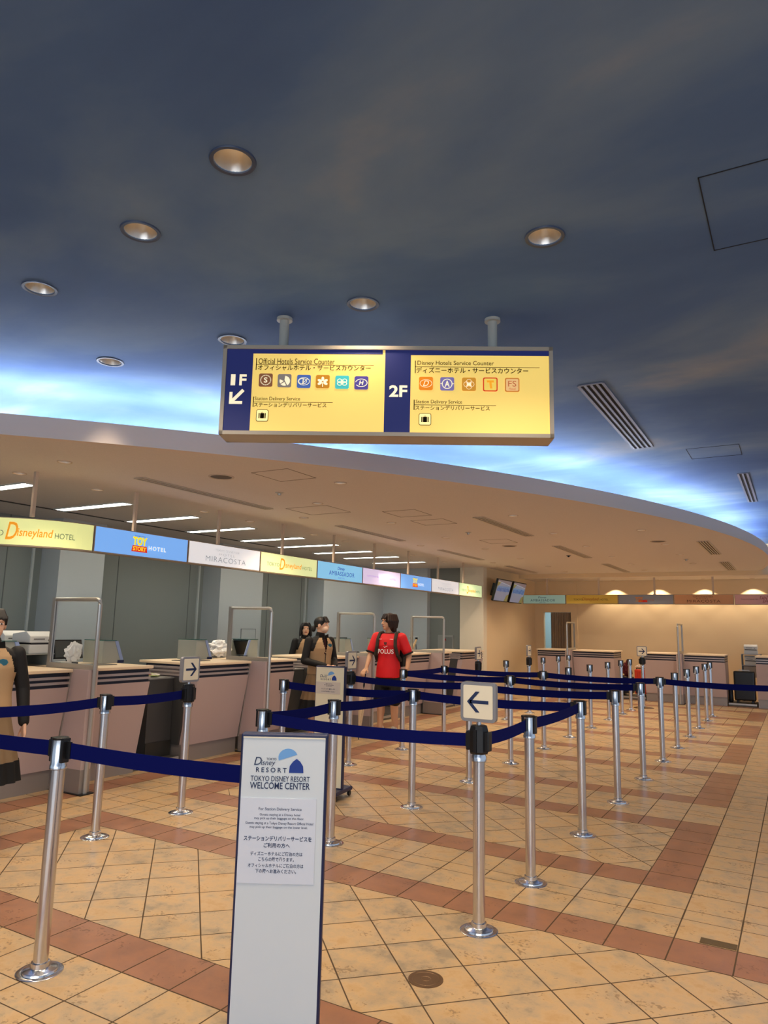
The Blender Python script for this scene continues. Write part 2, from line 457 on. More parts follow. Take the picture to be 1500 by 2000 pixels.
# inside room beyond the curtained doorway
bm = B(); box(bm, -7.0, -4.0, 20.4, 20.5, 0, 2.7); box(bm, -7.0, -6.9, YBACK+0.12, 20.4, 0, 2.7); box(bm, -4.1, -4.0, YBACK+0.15, 20.4, 0, 2.7); box(bm, -7.0, -4.0, YBACK+0.15, 20.5, 2.7, 2.75)
struct('wall_room', bm, mat('blue_grey_room', (170, 196, 204), 0.8), 'pale blue-grey room seen through the doorway')
light('assumed_room_lamp', 'AREA', (-5.5, 19.4, 2.6), 30, (0.85, 0.95, 1.0), size=1.0)  # assumed lamp, unseen, added to light the room beyond the doorway
bm = B()
for a in (DX0, DX1-0.02): box(bm, a, a+0.02, YBACK-0.005, YBACK+0.12, 0, DZ)
box(bm, DX0, DX1, YBACK-0.005, YBACK+0.12, DZ-0.02, DZ)
struct('door_1', bm, BEIGE, 'doorway with a grey-brown curtain in the far wall')
def curtain():
    bm = B(); n = 120; x0, x1 = DX0+0.17, DX1-0.02; rows = []
    for z in (0.04, 0.7, 1.4, DZ-0.03):
        rows.append([bm.verts.new((x0+(x1-x0)*i/n, YBACK+0.13+0.028*math.sin(i/n*2*PI*9+0.4*math.sin(z*2))*(1.0-0.25*z/DZ)+0.008*math.sin(i*0.37), z)) for i in range(n+1)])
    for a, b in zip(rows, rows[1:]):
        for i in range(n): bm.faces.new((a[i], a[i+1], b[i+1], b[i]))
    o = obj('curtain', bm, mat('grey_brown_curtain', (158, 140, 118), 0.9), smooth=True)
    tag(o, 'grey-brown pleated curtain hanging in the far doorway', 'curtain')
    rail = B(); tube(rail, [(x0-0.16, YBACK+0.13, DZ-0.02), (x1, YBACK+0.13, DZ-0.02)], 0.01); obj('curtain_rail', rail, STEEL, o)
curtain()

# ------------------------------------------------------------------ ceiling fittings
def spot(loc, e, size=115, blend=0.6, r=0.05, color=WARM):
    return light('downlight_beam', 'SPOT', loc, e, color, spot_size=math.radians(size), spot_blend=blend, shadow_soft_size=r)
def downlight_proto(name, label, R, depth, trim_m, z):
    t = thing(name, label, 'ceiling light', (0, 0, z))
    b = B(); lathe(b, [(R*0.80, 0.002), (R*0.82, -0.006), (R*0.97, -0.007), (R, -0.001), (R, 0.004)], 36, cap=False); obj('trim_ring', b, trim_m, t, True)
    b = B(); lathe(b, [(R*0.81, 0.0), (R*0.70, depth*0.35), (R*0.50, depth*0.8), (R*0.36, depth)], 36, cap=False); obj('reflector', b, CONE, t, True)
    b = B(); lathe(b, [(R*0.36, depth*0.99), (R*0.30, depth*0.93), (0.004, depth*0.90)], 24, cap=True); obj('lamp', b, BULB, t, True)
    return t
# the painted ceiling and the soffit are cut open above each recessed light
def cut_holes(name, holes, z0, z1):
    o = bpy.data.objects[name]; b = B()
    for x, y, r in holes:
        lathe(b, [(r, z0), (r, z1)], 32, x, y)
    me = bpy.data.meshes.new('cutter'); b.to_mesh(me); b.free()
    c = bpy.data.objects.new('cutter', me); COL.objects.link(c)
    md = o.modifiers.new('holes', 'BOOLEAN'); md.object = c; md.operation = 'DIFFERENCE'; md.solver = 'EXACT'
    dg = bpy.context.evaluated_depsgraph_get()
    new = bpy.data.meshes.new_from_object(o.evaluated_get(dg))
    o.modifiers.clear(); o.data = new
    bpy.data.objects.remove(c)
MAIN = [((-1.96, 2.03), 'nearest downlight with its lamp glowing, in the painted ceiling'),
        ((-2.75, 2.23), 'downlight in the painted ceiling, next left of the glowing one'),
        ((-3.78, 2.38), 'leftmost downlight in the painted ceiling, near the left picture edge'),
        ((-0.98, 3.22), 'downlight in the painted ceiling above right end of hanging sign'),
        ((-2.18, 3.44), 'downlight in the painted ceiling just above middle of hanging sign'),
        ((-3.28, 3.50), 'downlight half hidden by the upper left corner of hanging sign'),
        ((-4.40, 3.39), 'downlight nearest the blue glow left of the hanging sign'),
        ((-1.12, 1.42), 'downlight just above the picture, glowing at its top edge')]
ADDED_SPOTS = [(-0.3, 0.6), (0.5, 1.9), (0.2, 3.6), (1.4, 3.0), (-2.0, 0.4), (1.6, 0.8), (1.2, 5.2), (-3.4, 0.8), (0.9, 7.6), (0.6, 10.4), (0.9, 13.2)]
SOFF = [(-5.5, 3.86), (-6.35, 3.99), (-6.35, 4.87), (-6.34, 6.44), (-6.35, 7.32), (-6.35, 8.80), (-6.35, 9.68), (-6.35, 11.15), (-6.35, 12.03), (-6.35, 13.5),
        (-3.77, 5.63), (-4.66, 6.51), (-5.46, 7.33), (-4.62, 8.15), (-2.93, 8.17), (-4.61, 9.83), (-2.96, 9.94), (-1.77, 9.99), (-5.46, 10.65),
        (-4.63, 11.48), (-2.93, 11.65), (-1.73, 11.77), (-4.63, 13.3), (-2.91, 13.42), (-1.74, 13.41), (-5.46, 13.97), (-2.89, 15.08), (-4.63, 15.1), (-1.74, 15.2), (-4.68, 16.6), (-2.9, 16.6)]
cut_holes('ceiling', [(x, y, 0.080) for (x, y), l in MAIN], ZC-0.2, ZC+0.3)
cut_holes('ceiling_soffit', [(x, y, 0.052) for x, y in SOFF] , ZS-0.2, ZS+0.3)
p0 = None
for i, ((x, y), lab) in enumerate(MAIN):
    if p0 is None:
        p0 = downlight_proto('downlight', lab, 0.1, 0.095, CEILTRIM, ZC); p0.location = (x, y, ZC); p0['group'] = 'downlights in the painted ceiling'; o = p0
    else: o = dup(p0, (x, y, ZC), 0, lab)
    spot((x, y, ZC-0.02), SPOT_MAIN*(0.3 if i == 4 else 1.0), 60 if x < -4.3 else 125)
for x, y in ADDED_SPOTS: spot((x, y, ZC-0.02), SPOT_MAIN, 125)  # added unseen spots without fixtures, lighting the hall from outside the frame
p1 = None
def row_word(x):
    return {-6: 'behind the hotel sign strip', -5: 'over the counter fronts', -4: 'in the row above the left belt posts', -3: 'in the middle row of the low soffit', -2: 'in the outer row near the curved edge'}.get(round(x), 'in the low soffit')
cnt = {}
for x, y in sorted(SOFF, key=lambda p: p[1]):
    k = row_word(x if x > -6 else -6); cnt[k] = cnt.get(k, -1)+1
    lab = 'small soffit downlight, %s from the front %s' % (ORD[cnt[k]], k)
    if p1 is None:
        p1 = downlight_proto('soffit_downlight', lab, 0.065, 0.10, TRIMW, ZS); p1.location = (x, y, ZS); p1['group'] = 'small downlights in the low soffit'
    else: dup(p1, (x, y, ZS), 0, lab)
    spot((x, y, ZS-0.02), SPOT_SOFFIT*(0.45 if x < -6 else 1.0), 120, r=0.04)
for i in range(9):                                   # lamps close to the far wall, throwing scallops on it
    x = -3.95 + i*1.03
    spot((x, YBACK-0.22, 2.725), SPOT_BACK, 100, 0.25, 0.015)
    b = B(); lathe(b, [(0.03, -0.004), (0.05, -0.004), (0.05, 0.0)], 20)
    o = obj('wall_washer_light', b, TRIMW, loc=(x, YBACK-0.22, 2.735)); tag(o, 'recessed lamp close to the far wall, %s from the left' % ORD[i], 'ceiling light', 'lamps washing the far wall')

# fluorescent troffers of the service area
fl = None
for i, y in enumerate((4.36, 5.60, 6.70, 7.83, 9.04, 10.03, 11.14, 12.17, 13.33)):
    lab = 'bright long fluorescent ceiling fixture over the service area, %s from the left' % ORD[i]
    if fl is None:
        fl = thing('fluorescent_light', lab, 'ceiling light', (-7.36, y, ZS), 0, 'fluorescent fixtures behind the counters')
        b = B()
        for (a, c, d, e) in ((-0.64, 0.64, -0.085, -0.065), (-0.64, 0.64, 0.065, 0.085), (-0.64, -0.62, -0.085, 0.085), (0.62, 0.64, -0.085, 0.085)): box(b, a, c, d, e, -0.012, 0.0)
        obj('housing', b, mat('fixture_white', (205, 205, 200), 0.5), fl)
        b = B(); box(b, -0.62, 0.62, -0.065, 0.065, -0.006, -0.002); obj('diffuser', b, mat('fluorescent_glow', (250, 250, 236), 0.5, emit=FLUO), fl)
    else: dup(fl, (-7.36, y, ZS), 0, lab)
# slot diffusers
def slot_diffuser(x, y0, y1, wd, n, z, lab, mm):
    t = thing('slot_diffuser', lab, 'air vent', (x, y0, z), 0, 'long slot air vents')
    L = y1-y0; b = B()
    box(b, -wd/2, wd/2, 0, L, -0.002, 0.001); obj('backing', b, DARKSLOT, t)
    b = B(); g = wd/(n+0.6); bars = n+1
    for i in range(bars):
        xc = -wd/2 + (wd)*(i/(bars-1)); ww = 0.010 if 0 < i < bars-1 else 0.012
        box(b, xc-ww, xc+ww, 0, L, -0.010, -0.002)
    box(b, -wd/2, wd/2, -0.015, 0.004, -0.010, -0.002); box(b, -wd/2, wd/2, L-0.004, L+0.015, -0.010, -0.002)
    obj('blade_frame', b, mm, t)
slot_diffuser(-1.315, 5.48, 7.70, 0.19, 4, ZC, 'four-slot air vent in the painted ceiling right of the hanging sign', mat('slot_bluegrey', (112, 118, 138), 0.5))
slot_diffuser(-0.48, 9.48, 11.62, 0.10, 2, ZC, 'two-slot air vent in the painted ceiling by the right picture edge', mat('slot_bluegrey', (112, 118, 138), 0.5))
for x, wd, n, runs, wh in ((-5.43, 0.11, 2, ((4.62, 6.59), (8.1, 9.95), (11.37, 13.29), (14.73, 16.65)), 'soffit row nearest the counters'),
                           (-3.36, 0.13, 3, ((8.11, 10.05), (11.42, 13.48), (14.82, 17.0)), 'middle row of the soffit'),
                           (-1.17, 0.15, 4, ((11.5, 13.5), (15.0, 17.0)), 'soffit row near its curved edge')):
    for i, (a, b_) in enumerate(runs):
        slot_diffuser(x, a, b_, wd, n, ZS, 'beige slot air vent, %s from the front in the %s' % (ORD[i], wh), ALU)
# round speakers
sp = None
for i, (x, y) in enumerate(((-4.65, 4.92), (-4.08, 11.18), (-1.77, 11.33))):
    lab = 'round grey ceiling speaker ' + ['nearest the camera in the soffit', 'far off in the soffit above the middle posts', 'far off in the soffit near its curved edge'][i]
    if sp is None:
        sp = thing('ceiling_speaker', lab, 'speaker', (x, y, ZS), 0, 'round speakers in the soffit')
        b = B(); lathe(b, [(0.100, -0.001), (0.102, -0.008), (0.118, -0.008), (0.122, 0.0)], 36, cap=False); obj('rim', b, TRIMW, sp, True)
        b = B(); lathe(b, [(0.100, -0.004), (0.001, -0.006)], 36); obj('grille', b, mat('grille_grey', (96, 88, 80), 0.7, noise=0.3, nscale=160), sp)
    else: dup(sp, (x, y, ZS), 0, lab)
# access hatches: thin frames flush with the ceiling
def hatch(x0, x1, y0, y1, z, m, lab):
    b = B(); t = 0.005
    for q in ((x0, x1, y0, y0+t), (x0, x1, y1-t, y1), (x0, x0+t, y0, y1), (x1-t, x1, y0, y1)): box(b, *q, z-0.0025, z)
    o = obj('access_hatch', b, m); tag(o, lab, 'hatch', 'ceiling access hatches')
HJ = mat('hatch_joint', (120, 104, 90), 0.8); HD = mat('hatch_joint_dark', (24, 30, 42), 0.8)
hatch(-4.27, -3.85, 4.90, 5.34, ZS, HJ, 'square access hatch in the soffit right of the nearest speaker')
hatch(-5.23, -4.64, 6.65, 7.18, ZS, HJ, 'larger square access hatch in the soffit above the second counter gap')
hatch(-4.27, -3.83, 7.30, 7.77, ZS, HJ, 'first of two neighbouring square hatches in the middle of the soffit')
hatch(-4.30, -3.83, 8.08, 8.52, ZS, HJ, 'second of two neighbouring square hatches in the middle of the soffit')
hatch(-4.25, -3.80, 10.3, 10.8, ZS, HJ, 'square access hatch in the soffit before the small far speaker')
hatch(-0.26, 0.42, 3.07, 3.75, ZC, HD, 'large square hatch in the painted ceiling at the right picture edge')
hatch(-0.93, -0.42, 7.97, 8.47, ZC, HD, 'small square hatch in the painted ceiling right of the slot vent')
for i, (x, y) in enumerate(((-4.65, 5.80), (-4.05, 9.4), (-1.75, 14.3), (-3.6, 13.0))):
    b = B(); lathe(b, [(0.045, 0.0), (0.042, -0.006), (0.02, -0.010), (0.018, -0.030), (0.004, -0.034)], 20, x, y)
    for v in b.verts: v.co.z += ZS
    o = obj('sprinkler_head', b, STEEL if i != 3 else BLACK, smooth=True)
    tag(o, ['small sprinkler in the soffit below the first square hatch', 'small sprinkler in the soffit after the paired hatches', 'small sprinkler far off near the curved soffit edge', 'small dark dome sensor far off in the soffit'][i], 'sprinkler', 'sprinklers in the soffit')

# ------------------------------------------------------------------ hanging direction sign
def hanging_sign():
    ang = math.radians(27.86); cx, cy = -2.151, 3.697
    t = thing('hanging_sign', 'yellow lit hanging sign with blue 1F and 2F panels and hotel icons', 'sign', (cx, cy, 0), ang)
    W, z0, z1, D = 1.02, 2.603, 3.178, 0.10       # half width, local -y faces the camera
    fr = B()
    box(fr, -W, W, -D+0.012, D-0.012, z0, z1)
    for s in (-1, 1):
        yy = s*D; ya, yb = (yy, yy+0.014) if s < 0 else (yy-0.014, yy)
        box(fr, -W, W, ya, yb, z1-0.024, z1); box(fr, -W, W, ya, yb, z0, z0+0.024); box(fr, -W, -W+0.024, ya, yb, z0, z1); box(fr, W-0.024, W, ya, yb, z0, z1)
    obj('housing', fr, mat('sign_aluminium', (186, 174, 156), 0.4, 0.3), t)
    for i, x in enumerate((-0.663, 0.663)):
        b = B(); lathe(b, [(0.03, z1), (0.03, ZC-0.02), (0.05, ZC-0.018), (0.05, ZC)], 24, x, 0); obj('hanger', b, mat('hanger_grey', (178, 178, 170), 0.45), t, True)
    yel = mat('sign_yellow', (240, 205, 110), 0.5, emit=0.60, emit_rgb=(248, 212, 110))
    blu = mat('sign_blue', (26, 32, 88), 0.5, emit=0.5, emit_rgb=(26, 36, 96))
    wh = mat('sign_white', (248, 234, 196), 0.5, emit=0.66)
    ink = mat('sign_ink', (26, 19, 8), 0.8, spec=0.05)
    f0 = plane_f((0, -D+0.011, 0), (1, 0, 0), (0, 0, 1), (0, -1, 0), 0)
    a, c, zb, zt = -W+0.024, W-0.024, z0+0.024, z1-0.024
    b = B(); flat(b, rect(a, c, zb, zt), f0); obj('sign_panel', b, yel, t, loc=None)
    f1 = plane_f((0, -D+0.0095, 0), (1, 0, 0), (0, 0, 1), (0, -1, 0), 0)
    f2 = plane_f((0, -D+0.008, 0), (1, 0, 0), (0, 0, 1), (0, -1, 0), 0)
    f3 = plane_f((0, -D+0.0068, 0), (1, 0, 0), (0, 0, 1), (0, -1, 0), 0)
    f4 = plane_f((0, -D+0.0058, 0), (1, 0, 0), (0, 0, 1), (0, -1, 0), 0)
    # picture coordinates of the photograph's sign face, 0..1 across and down
    def u(px): return a + (px-445)/(1074-445)*(c-a)
    def v(py, px=750): return zt - (py-(681 + (px-445)*0.004))/(843-681 + 0.0*(px-445))*(zt-zb)
    b = B()
    flat(b, rect(a, u(497), zb, zt), f1); flat(b, rect(u(757), u(807), zb, zt), f1)
    flat(b, rect(u(497), u(752), v(691), zt), f1); flat(b, rect(u(807), c, v(692), zt), f1)
    obj('floor_panel', b, blu, t)
    b = B()
    text(b, '1', u(455), u(464), v(755), v(733), f2, weight=0.012); text(b, 'F', u(472), u(486), v(755), v(733), f2, weight=0.03)
    text(b, '2F', u(766), u(801), v(775), v(752), f2, weight=0.03)
    obj('floor_lettering', b, wh, t); b = B()
    poly_stroke(b, [(u(481), v(764)), (u(458), v(788))], 0.021, f2)
    poly_stroke(b, [(u(457), v(768)), (u(457), v(790.5))], 0.019, f2); poly_stroke(b, [(u(454), v(789)), (u(480), v(789))], 0.019, f3)
    obj('direction_arrow', b, wh, t)
    b = B()
    W1 = dict(weight=0.004)
    text(b, 'Official Hotels Service Counter', u(508), u(658), v(712), v(700.5), f2)
    text(b, 'オフィシャルホテル・サービスカウンター', u(507), u(729), v(724.5), v(713.5), f2, weight=0.012)
    text(b, 'Station Delivery Service', u(504), u(593), v(786), v(777), f2)
    text(b, 'ステーションデリバリーサービス', u(503), u(645), v(797), v(788), f2, weight=0.008)
    text(b, 'Disney Hotels Service Counter', u(820), u(968), v(714), v(703), f2)
    text(b, 'ディズニーホテル・サービスカウンター', u(818), u(1034), v(727.5), v(716), f2, weight=0.012)
    text(b, 'Station Delivery Service', u(818), u(907), v(789), v(780), f2)
    text(b, 'ステーションデリバリーサービス', u(817), u(960), v(800), v(791), f2, weight=0.008)
    for x0, x1, y, yt, yb_ in ((504, 735, 712.8, 700, 724), (502, 657, 787, 777, 797), (816, 1056, 714.8, 703, 728), (815, 972, 789.6, 780, 800)):
        flat(b, rect(u(x0), u(x1), v(y+0.9), v(y)), f2); flat(b, rect(u(x0-1), u(x0+0.6), v(yb_), v(yt)), f2)
    obj('lettering', b, ink, t)
    sx = (c-a)/629.0
    def icon(cx_, cy_, rgb, draw, border=None, inner=None):
        b = B(); x, y = u(cx_), v(cy_); s = 27*sx
        ms = [mat('icon_%d_%d_%d' % rgb, rgb, 0.5, emit=0.50), wh]
        if border:
            ms = [mat('icon_%d_%d_%d' % border, border, 0.5, emit=0.50), mat('icon_%d_%d_%d' % rgb, rgb, 0.5, emit=0.50), wh] if not inner else [mat('icon_%d_%d_%d' % border, border, 0.5, emit=0.50), mat('icon_%d_%d_%d' % rgb, rgb, 0.5, emit=0.50), mat('icon_%d_%d_%d' % inner, inner, 0.5, emit=0.7)]
            flat(b, rrect(x, y, s*1.04, s*1.04, s*0.13), f2, 0); flat(b, rrect(x, y, s*0.88, s*0.88, s*0.09), f3, 1)
        else: flat(b, rrect(x, y, s, s, s*0.13), f2, 0)
        draw(b, x, y, s); obj('hotel_icon', b, ms, t)
    def T(b, s_, x, y, w_, h_, mi, **k): text(b, s_, x-w_/2, x+w_/2, y-h_/2, y+h_/2, f4, mi, **k)
    def d_s(b, x, y, s):
        for k in range(28):
            p = circle(x, y, s*0.40, s*0.40, 28)[k]; q = circle(x, y, s*0.33, s*0.33, 28)[k]; stroke(b, p, q, s*0.05, f3, 1)
        T(b, 'S', x, y, s*0.26, s*0.40, 1, weight=0.02)
    def d_swirl(b, x, y, s):
        flat(b, [(x, y+s*0.05)] + circle(x+s*0.02, y-s*0.02, s*0.38, s*0.38, 20, -60, 88), f3, 1)
        flat(b, [(x-s*0.05, y-s*0.02)] + circle(x, y-s*0.02, s*0.36, s*0.34, 14, 160, 215), f3, 1)
        flat(b, [(x, y-s*0.10)] + circle(x, y-s*0.04, s*0.36, s*0.34, 14, 222, 292), f3, 1)
    def d_v(b, x, y, s):
        ring2(b, x, y, s*0.43, s*0.30, s*0.04, f3, 1); ring2(b, x-s*0.08, y, s*0.30, s*0.22, s*0.035, f4, 1); T(b, 'V', x+s*0.10, y, s*0.40, s*0.38, 1, shear=0.5)
    def d_petal(b, x, y, s):
        for an in (90, 25, 155, -28, 208):
            r_ = math.radians(an); flat(b, circle(x+math.cos(r_)*s*0.23, y+math.sin(r_)*s*0.23-s*0.03, s*0.17, s*0.10, 18, rot=r_), f3, 1)
        stroke(b, (x, y-s*0.05), (x, y-s*0.40), s*0.06, f4, 1)
    def d_fly(b, x, y, s):
        for an in (35, 145, -35, 215):
            r_ = math.radians(an); ring2(b, x+math.cos(r_)*s*0.22, y+math.sin(r_)*s*0.18, s*0.18, s*0.16, s*0.05, f3, 1)
        stroke(b, (x-s*.1, y-s*.12), (x+s*.1, y+s*.12), s*0.04, f4, 1); stroke(b, (x-s*.1, y+s*.12), (x+s*.1, y-s*.12), s*0.04, f4, 1)
    def d_h(b, x, y, s):
        ring2(b, x, y, s*0.44, s*0.31, s*0.05, f3, 1, 28, -150, 170); T(b, 'H', x, y, s*0.34, s*0.34, 1, weight=0.03, shear=0.2)
    icon(524, 744, (130, 82, 50), d_s); icon(561, 745, (126, 118, 112), d_swirl); icon(599, 746, (66, 98, 168), d_v)
    icon(636, 746, (188, 126, 20), d_petal); icon(674, 747, (64, 182, 184), d_fly); icon(711.5, 748, (72, 62, 140), d_h)
    def d_d(b, x, y, s):
        ring2(b, x, y, s*0.44, s*0.30, s*0.03, f3, 1); T(b, 'D', x, y, s*0.42, s*0.42, 1, shear=0.35)
    def d_a(b, x, y, s):
        ring2(b, x, y, s*0.38, s*0.38, s*0.06, f3, 1); T(b, 'A', x, y, s*0.36, s*0.46, 1, weight=0.03); stroke(b, (x-s*.48, y), (x-s*.36, y), s*.04, f4, 1); stroke(b, (x+s*.36, y), (x+s*.48, y), s*.04, f4, 1)
    def d_m(b, x, y, s):
        for an in (0, 90, 180, 270):
            r_ = math.radians(an); ring2(b, x+math.cos(r_)*s*0.18, y+math.sin(r_)*s*0.18, s*0.20, s*0.20, s*0.025, f3, 1, 20)
        T(b, 'M', x, y, s*0.30, s*0.28, 1, weight=0.03)
    icon(837, 748, (232, 132, 16), d_d); icon(878, 748.5, (122, 112, 170), d_a); icon(920, 749, (214, 148, 44), d_m)
    def d_t(b, x, y, s):
        T(b, 'T', x, y, s*0.52, s*0.60, 2, weight=0.06, shear=-0.12)
    icon(961, 749, (252, 216, 96), d_t, (214, 62, 20), (238, 160, 30))
    def d_fs(b, x, y, s):
        T(b, 'FS', x, y+s*0.08, s*0.58, s*0.42, 2, weight=0.0); T(b, 'Hotel', x, y-s*0.30, s*0.46, s*0.16, 2)
    icon(1003, 749.5, (248, 196, 130), d_fs, (204, 132, 48), (170, 96, 50))
    for px, py in ((520.5, 814), (836, 818)):
        b = B(); x, y, s = u(px), v(py), 23*sx
        flat(b, rrect(x, y, s*1.04, s*1.04, s*.16), f2, 0); flat(b, rrect(x, y, s*.95, s*.95, s*.13), f3, 1)
        flat(b, rrect(x, y-s*.02, s*.34, s*.46, s*.05), f4, 0); flat(b, rrect(x-s*.26, y-s*.02, s*.09, s*.46, s*.03), f4, 0); flat(b, rrect(x+s*.26, y-s*.02, s*.09, s*.46, s*.03), f4, 0)
        ring2(b, x, y+s*.22, s*.09, s*.09, s*.03, f4, 0, 12, 0, 180)
        obj('suitcase_icon', b, [ink, mat('icon_cream', (250, 226, 150), 0.5, emit=0.8)], t)
hanging_sign()

# ------------------------------------------------------------------ hotel sign strips
def path_fn(pts):
    """arc-length point and outward normal along a polyline in plan"""
    L = [0]
    for a, b in zip(pts, pts[1:]): L.append(L[-1] + math.hypot(b[0]-a[0], b[1]-a[1]))
    def at(s):
        i = 0
        while i < len(pts)-2 and s > L[i+1]: i += 1
        t = (s-L[i])/(L[i+1]-L[i]); a, b = pts[i], pts[i+1]
        d = Vector((b[0]-a[0], b[1]-a[1], 0)).normalized()
        return Vector((a[0]+(b[0]-a[0])*t, a[1]+(b[1]-a[1])*t, 0)), Vector((d.y, -d.x, 0))
    return at, L[-1]
HOTELS = {
 'land': dict(bg=(214, 222, 130), bits=[('TOKYO', .10, .31, .36, .54, (110, 110, 90), {}), ('D', .31, .40, .22, .80, (226, 146, 30), dict(shear=.25, weight=.01)), ('isneyland', .395, .70, .28, .62, (226, 146, 30), dict(shear=.15, weight=.012)), ('HOTEL', .715, .90, .36, .54, (90, 100, 80), {})]),
 'toy': dict(bg=(120, 176, 246), bits=[('TOKYO', .39, .50, .80, .85, (40, 50, 110), {}), ('TOY', .375, .525, .46, .80, (250, 226, 40), dict(weight=.05)), ('STORY', .38, .52, .25, .42, (250, 214, 50), dict(weight=.03)), ('HOTEL', .545, .74, .33, .50, (235, 240, 230), dict(weight=.03, spacing=1.3))], red=True),
 'mira': dict(bg=(222, 222, 224), bits=[('TOKYO DISNEYSEA', .34, .68, .68, .79, (150, 150, 150), dict(spacing=1.15)), ('HOTEL', .40, .62, .50, .62, (150, 150, 150), dict(spacing=1.4)), ('MIRACOSTA', .22, .78, .20, .44, (140, 142, 146), dict(spacing=1.1))]),
 'amb': dict(bg=(134, 200, 240), bits=[('Disney', .42, .58, .58, .80, (30, 60, 130), dict(shear=.25, weight=.01)), ('AMBASSADOR', .24, .80, .30, .54, (30, 60, 130), dict(spacing=1.2)), ('HOTEL', .44, .58, .14, .21, (30, 60, 130), dict(spacing=1.6))]),
 'fant': dict(bg=(214, 200, 232), bits=[('TOKYO DISNEYSEA', .10, .40, .48, .58, (150, 140, 170), {}), ('FANTASY', .40, .66, .44, .78, (240, 236, 250), dict(shear=.2, weight=.02)), ('SPRINGS', .40, .68, .18, .42, (240, 236, 250), dict(shear=.2, weight=.02)), ('HOTEL', .70, .86, .46, .56, (150, 140, 170), {})]),
}
def strip_panel(at, s0, s1, z0, z1, key, label, lit, group, depth=0.10, colors=None):
    H = dict(HOTELS[key]); 
    if colors: H.update(colors)
    t = thing('hotel_sign_panel', label, 'sign', (0, 0, 0), 0, group)
    n = max(2, int((s1-s0)/0.06)); b = B(); bb = B(); 
    def f(off):
        def g(u, v):
            p, nn = at(s0 + (s1-s0)*u); return p + nn*off + Vector((0, 0, z0+(z1-z0)*v))
        return g
    F, K = f(0.0), f(-depth)
    for i in range(n):
        u0, u1 = i/n, (i+1)/n
        for q in (((u0, 0, K), (u1, 0, K), (u1, 0, F), (u0, 0, F)), ((u0, 1, F), (u1, 1, F), (u1, 1, K), (u0, 1, K)), ((u0, 0, K), (u0, 1, K), (u1, 1, K), (u1, 0, K))):
            b.faces.new([b.verts.new(g(u_, v_)) for u_, v_, g in q])
        G = f(0.002)
        lo, hi = 0.05, 0.97
        ua, ub = max(u0, .008), min(u1, .992)
        bb.faces.new([bb.verts.new(G(*p)) for p in ((ua, lo), (ub, lo), (ub, hi), (ua, hi))])
        b.faces.new([b.verts.new(F(*p)) for p in ((u0, 0), (u1, 0), (u1, 1), (u0, 1))])
    for u_ in (0, 1): b.faces.new([b.verts.new(p) for p in (F(u_, 0), F(u_, 1), K(u_, 1), K(u_, 0))])
    obj('housing', b, mat('strip_housing', (168, 150, 128), 0.5, 0.2), t)
    e = 0.68 if lit else 0.0
    nm = 'strip_%s_%d_%d_%d' % (('lit' if lit else 'plain',) + tuple(H['bg']))
    obj('sign_face', bb, mat(nm, H['bg'], 0.45, emit=e*(1.0 if lit is True else lit)), t)
    G = f(0.006); G2 = f(0.009)
    by = {}
    for s_, a, c_, lo, hi, rgb, kw in H['bits']: by.setdefault(rgb, []).append((s_, a, c_, lo, hi, kw))
    if H.get('red'):
        q = B(); flat(q, [(.365, .21), (.535, .21), (.525, .45), (.375, .45)], f(0.004)); obj('name_plate', q, mat('strip_red_%d' % bool(lit), (214, 50, 34), 0.5, emit=0.6*bool(lit)), t)
    for rgb, items in by.items():
        q = B()
        for s_, a, c_, lo, hi, kw in items: text(q, s_, a, c_, lo, hi, G, **kw)
        obj('lettering', q, mat('ink_%d_%d_%d_%d' % (rgb + (bool(lit),)), rgb, 0.6, emit=0.7*bool(lit)), t)
    return t
SX, SZ0, SZ1 = -6.03, 2.130, 2.400
arc = [(-6.95 + 0.92*math.cos(math.radians(a)), 4.64 + 0.92*math.sin(math.radians(a))) for a in range(-96, 1, 4)]
LP = [(arc[0][0]-1.5, arc[0][1]+0.25)] + arc + [(SX, 14.9)]
lat, LT = path_fn(LP)
s_at = LT - (14.9-4.635)
keys = ['toy', 'mira', 'land', 'amb', 'fant', 'toy', 'mira', 'land']
names = ['blue lit hotel sign panel with yellow and red TOY lettering, second from left', 'large white lit hotel sign panel with grey MIRACOSTA lettering', 'pale green lit hotel sign panel with orange script in mid strip',
         'light blue lit hotel sign panel with dark AMBASSADOR lettering', 'lilac lit hotel sign panel with white script lettering', 'small blue lit hotel sign panel with yellow lettering near the pillar',
         'small white lit hotel sign panel second from the pillar', 'small pale green lit hotel sign panel ending at the pillar']
strip_panel(lat, s_at-1.10, s_at-0.004, SZ0, SZ1, 'land', 'curved yellow-green lit hotel sign panel at the left picture edge', True, 'lit hotel sign panels above the counters', 0.10,
            dict(bg=(220, 224, 150), bits=[('TOKYO', .02, .25, .34, .54, (110, 110, 90), {}), ('D', .265, .36, .22, .84, (226, 146, 30), dict(shear=.25, weight=.01)), ('isneyland', .355, .635, .26, .64, (226, 146, 30), dict(shear=.15, weight=.012)), ('HOTEL', .65, .82, .34, .54, (90, 100, 80), {})]))
edges = [4.635, 5.91, 7.19, 8.47, 9.73, 11.0, 12.24, 13.52, 14.76]
for i, k in enumerate(keys):
    strip_panel(lat, s_at+(edges[i]-4.635)+0.004, s_at+(edges[i+1]-4.635)-0.004, SZ0, SZ1, k, names[i], True, 'lit hotel sign panels above the counters', 0.10, dict(bg={2: (226, 234, 168), 7: (206, 230, 176)}[i]) if i in (2, 7) else None)
rods = [(-6.13, 4.02)] + [(SX-0.05, y) for y in (5.16, 6.44, 7.70, 8.96, 10.17, 11.38, 12.62, 13.85)]
rp = None
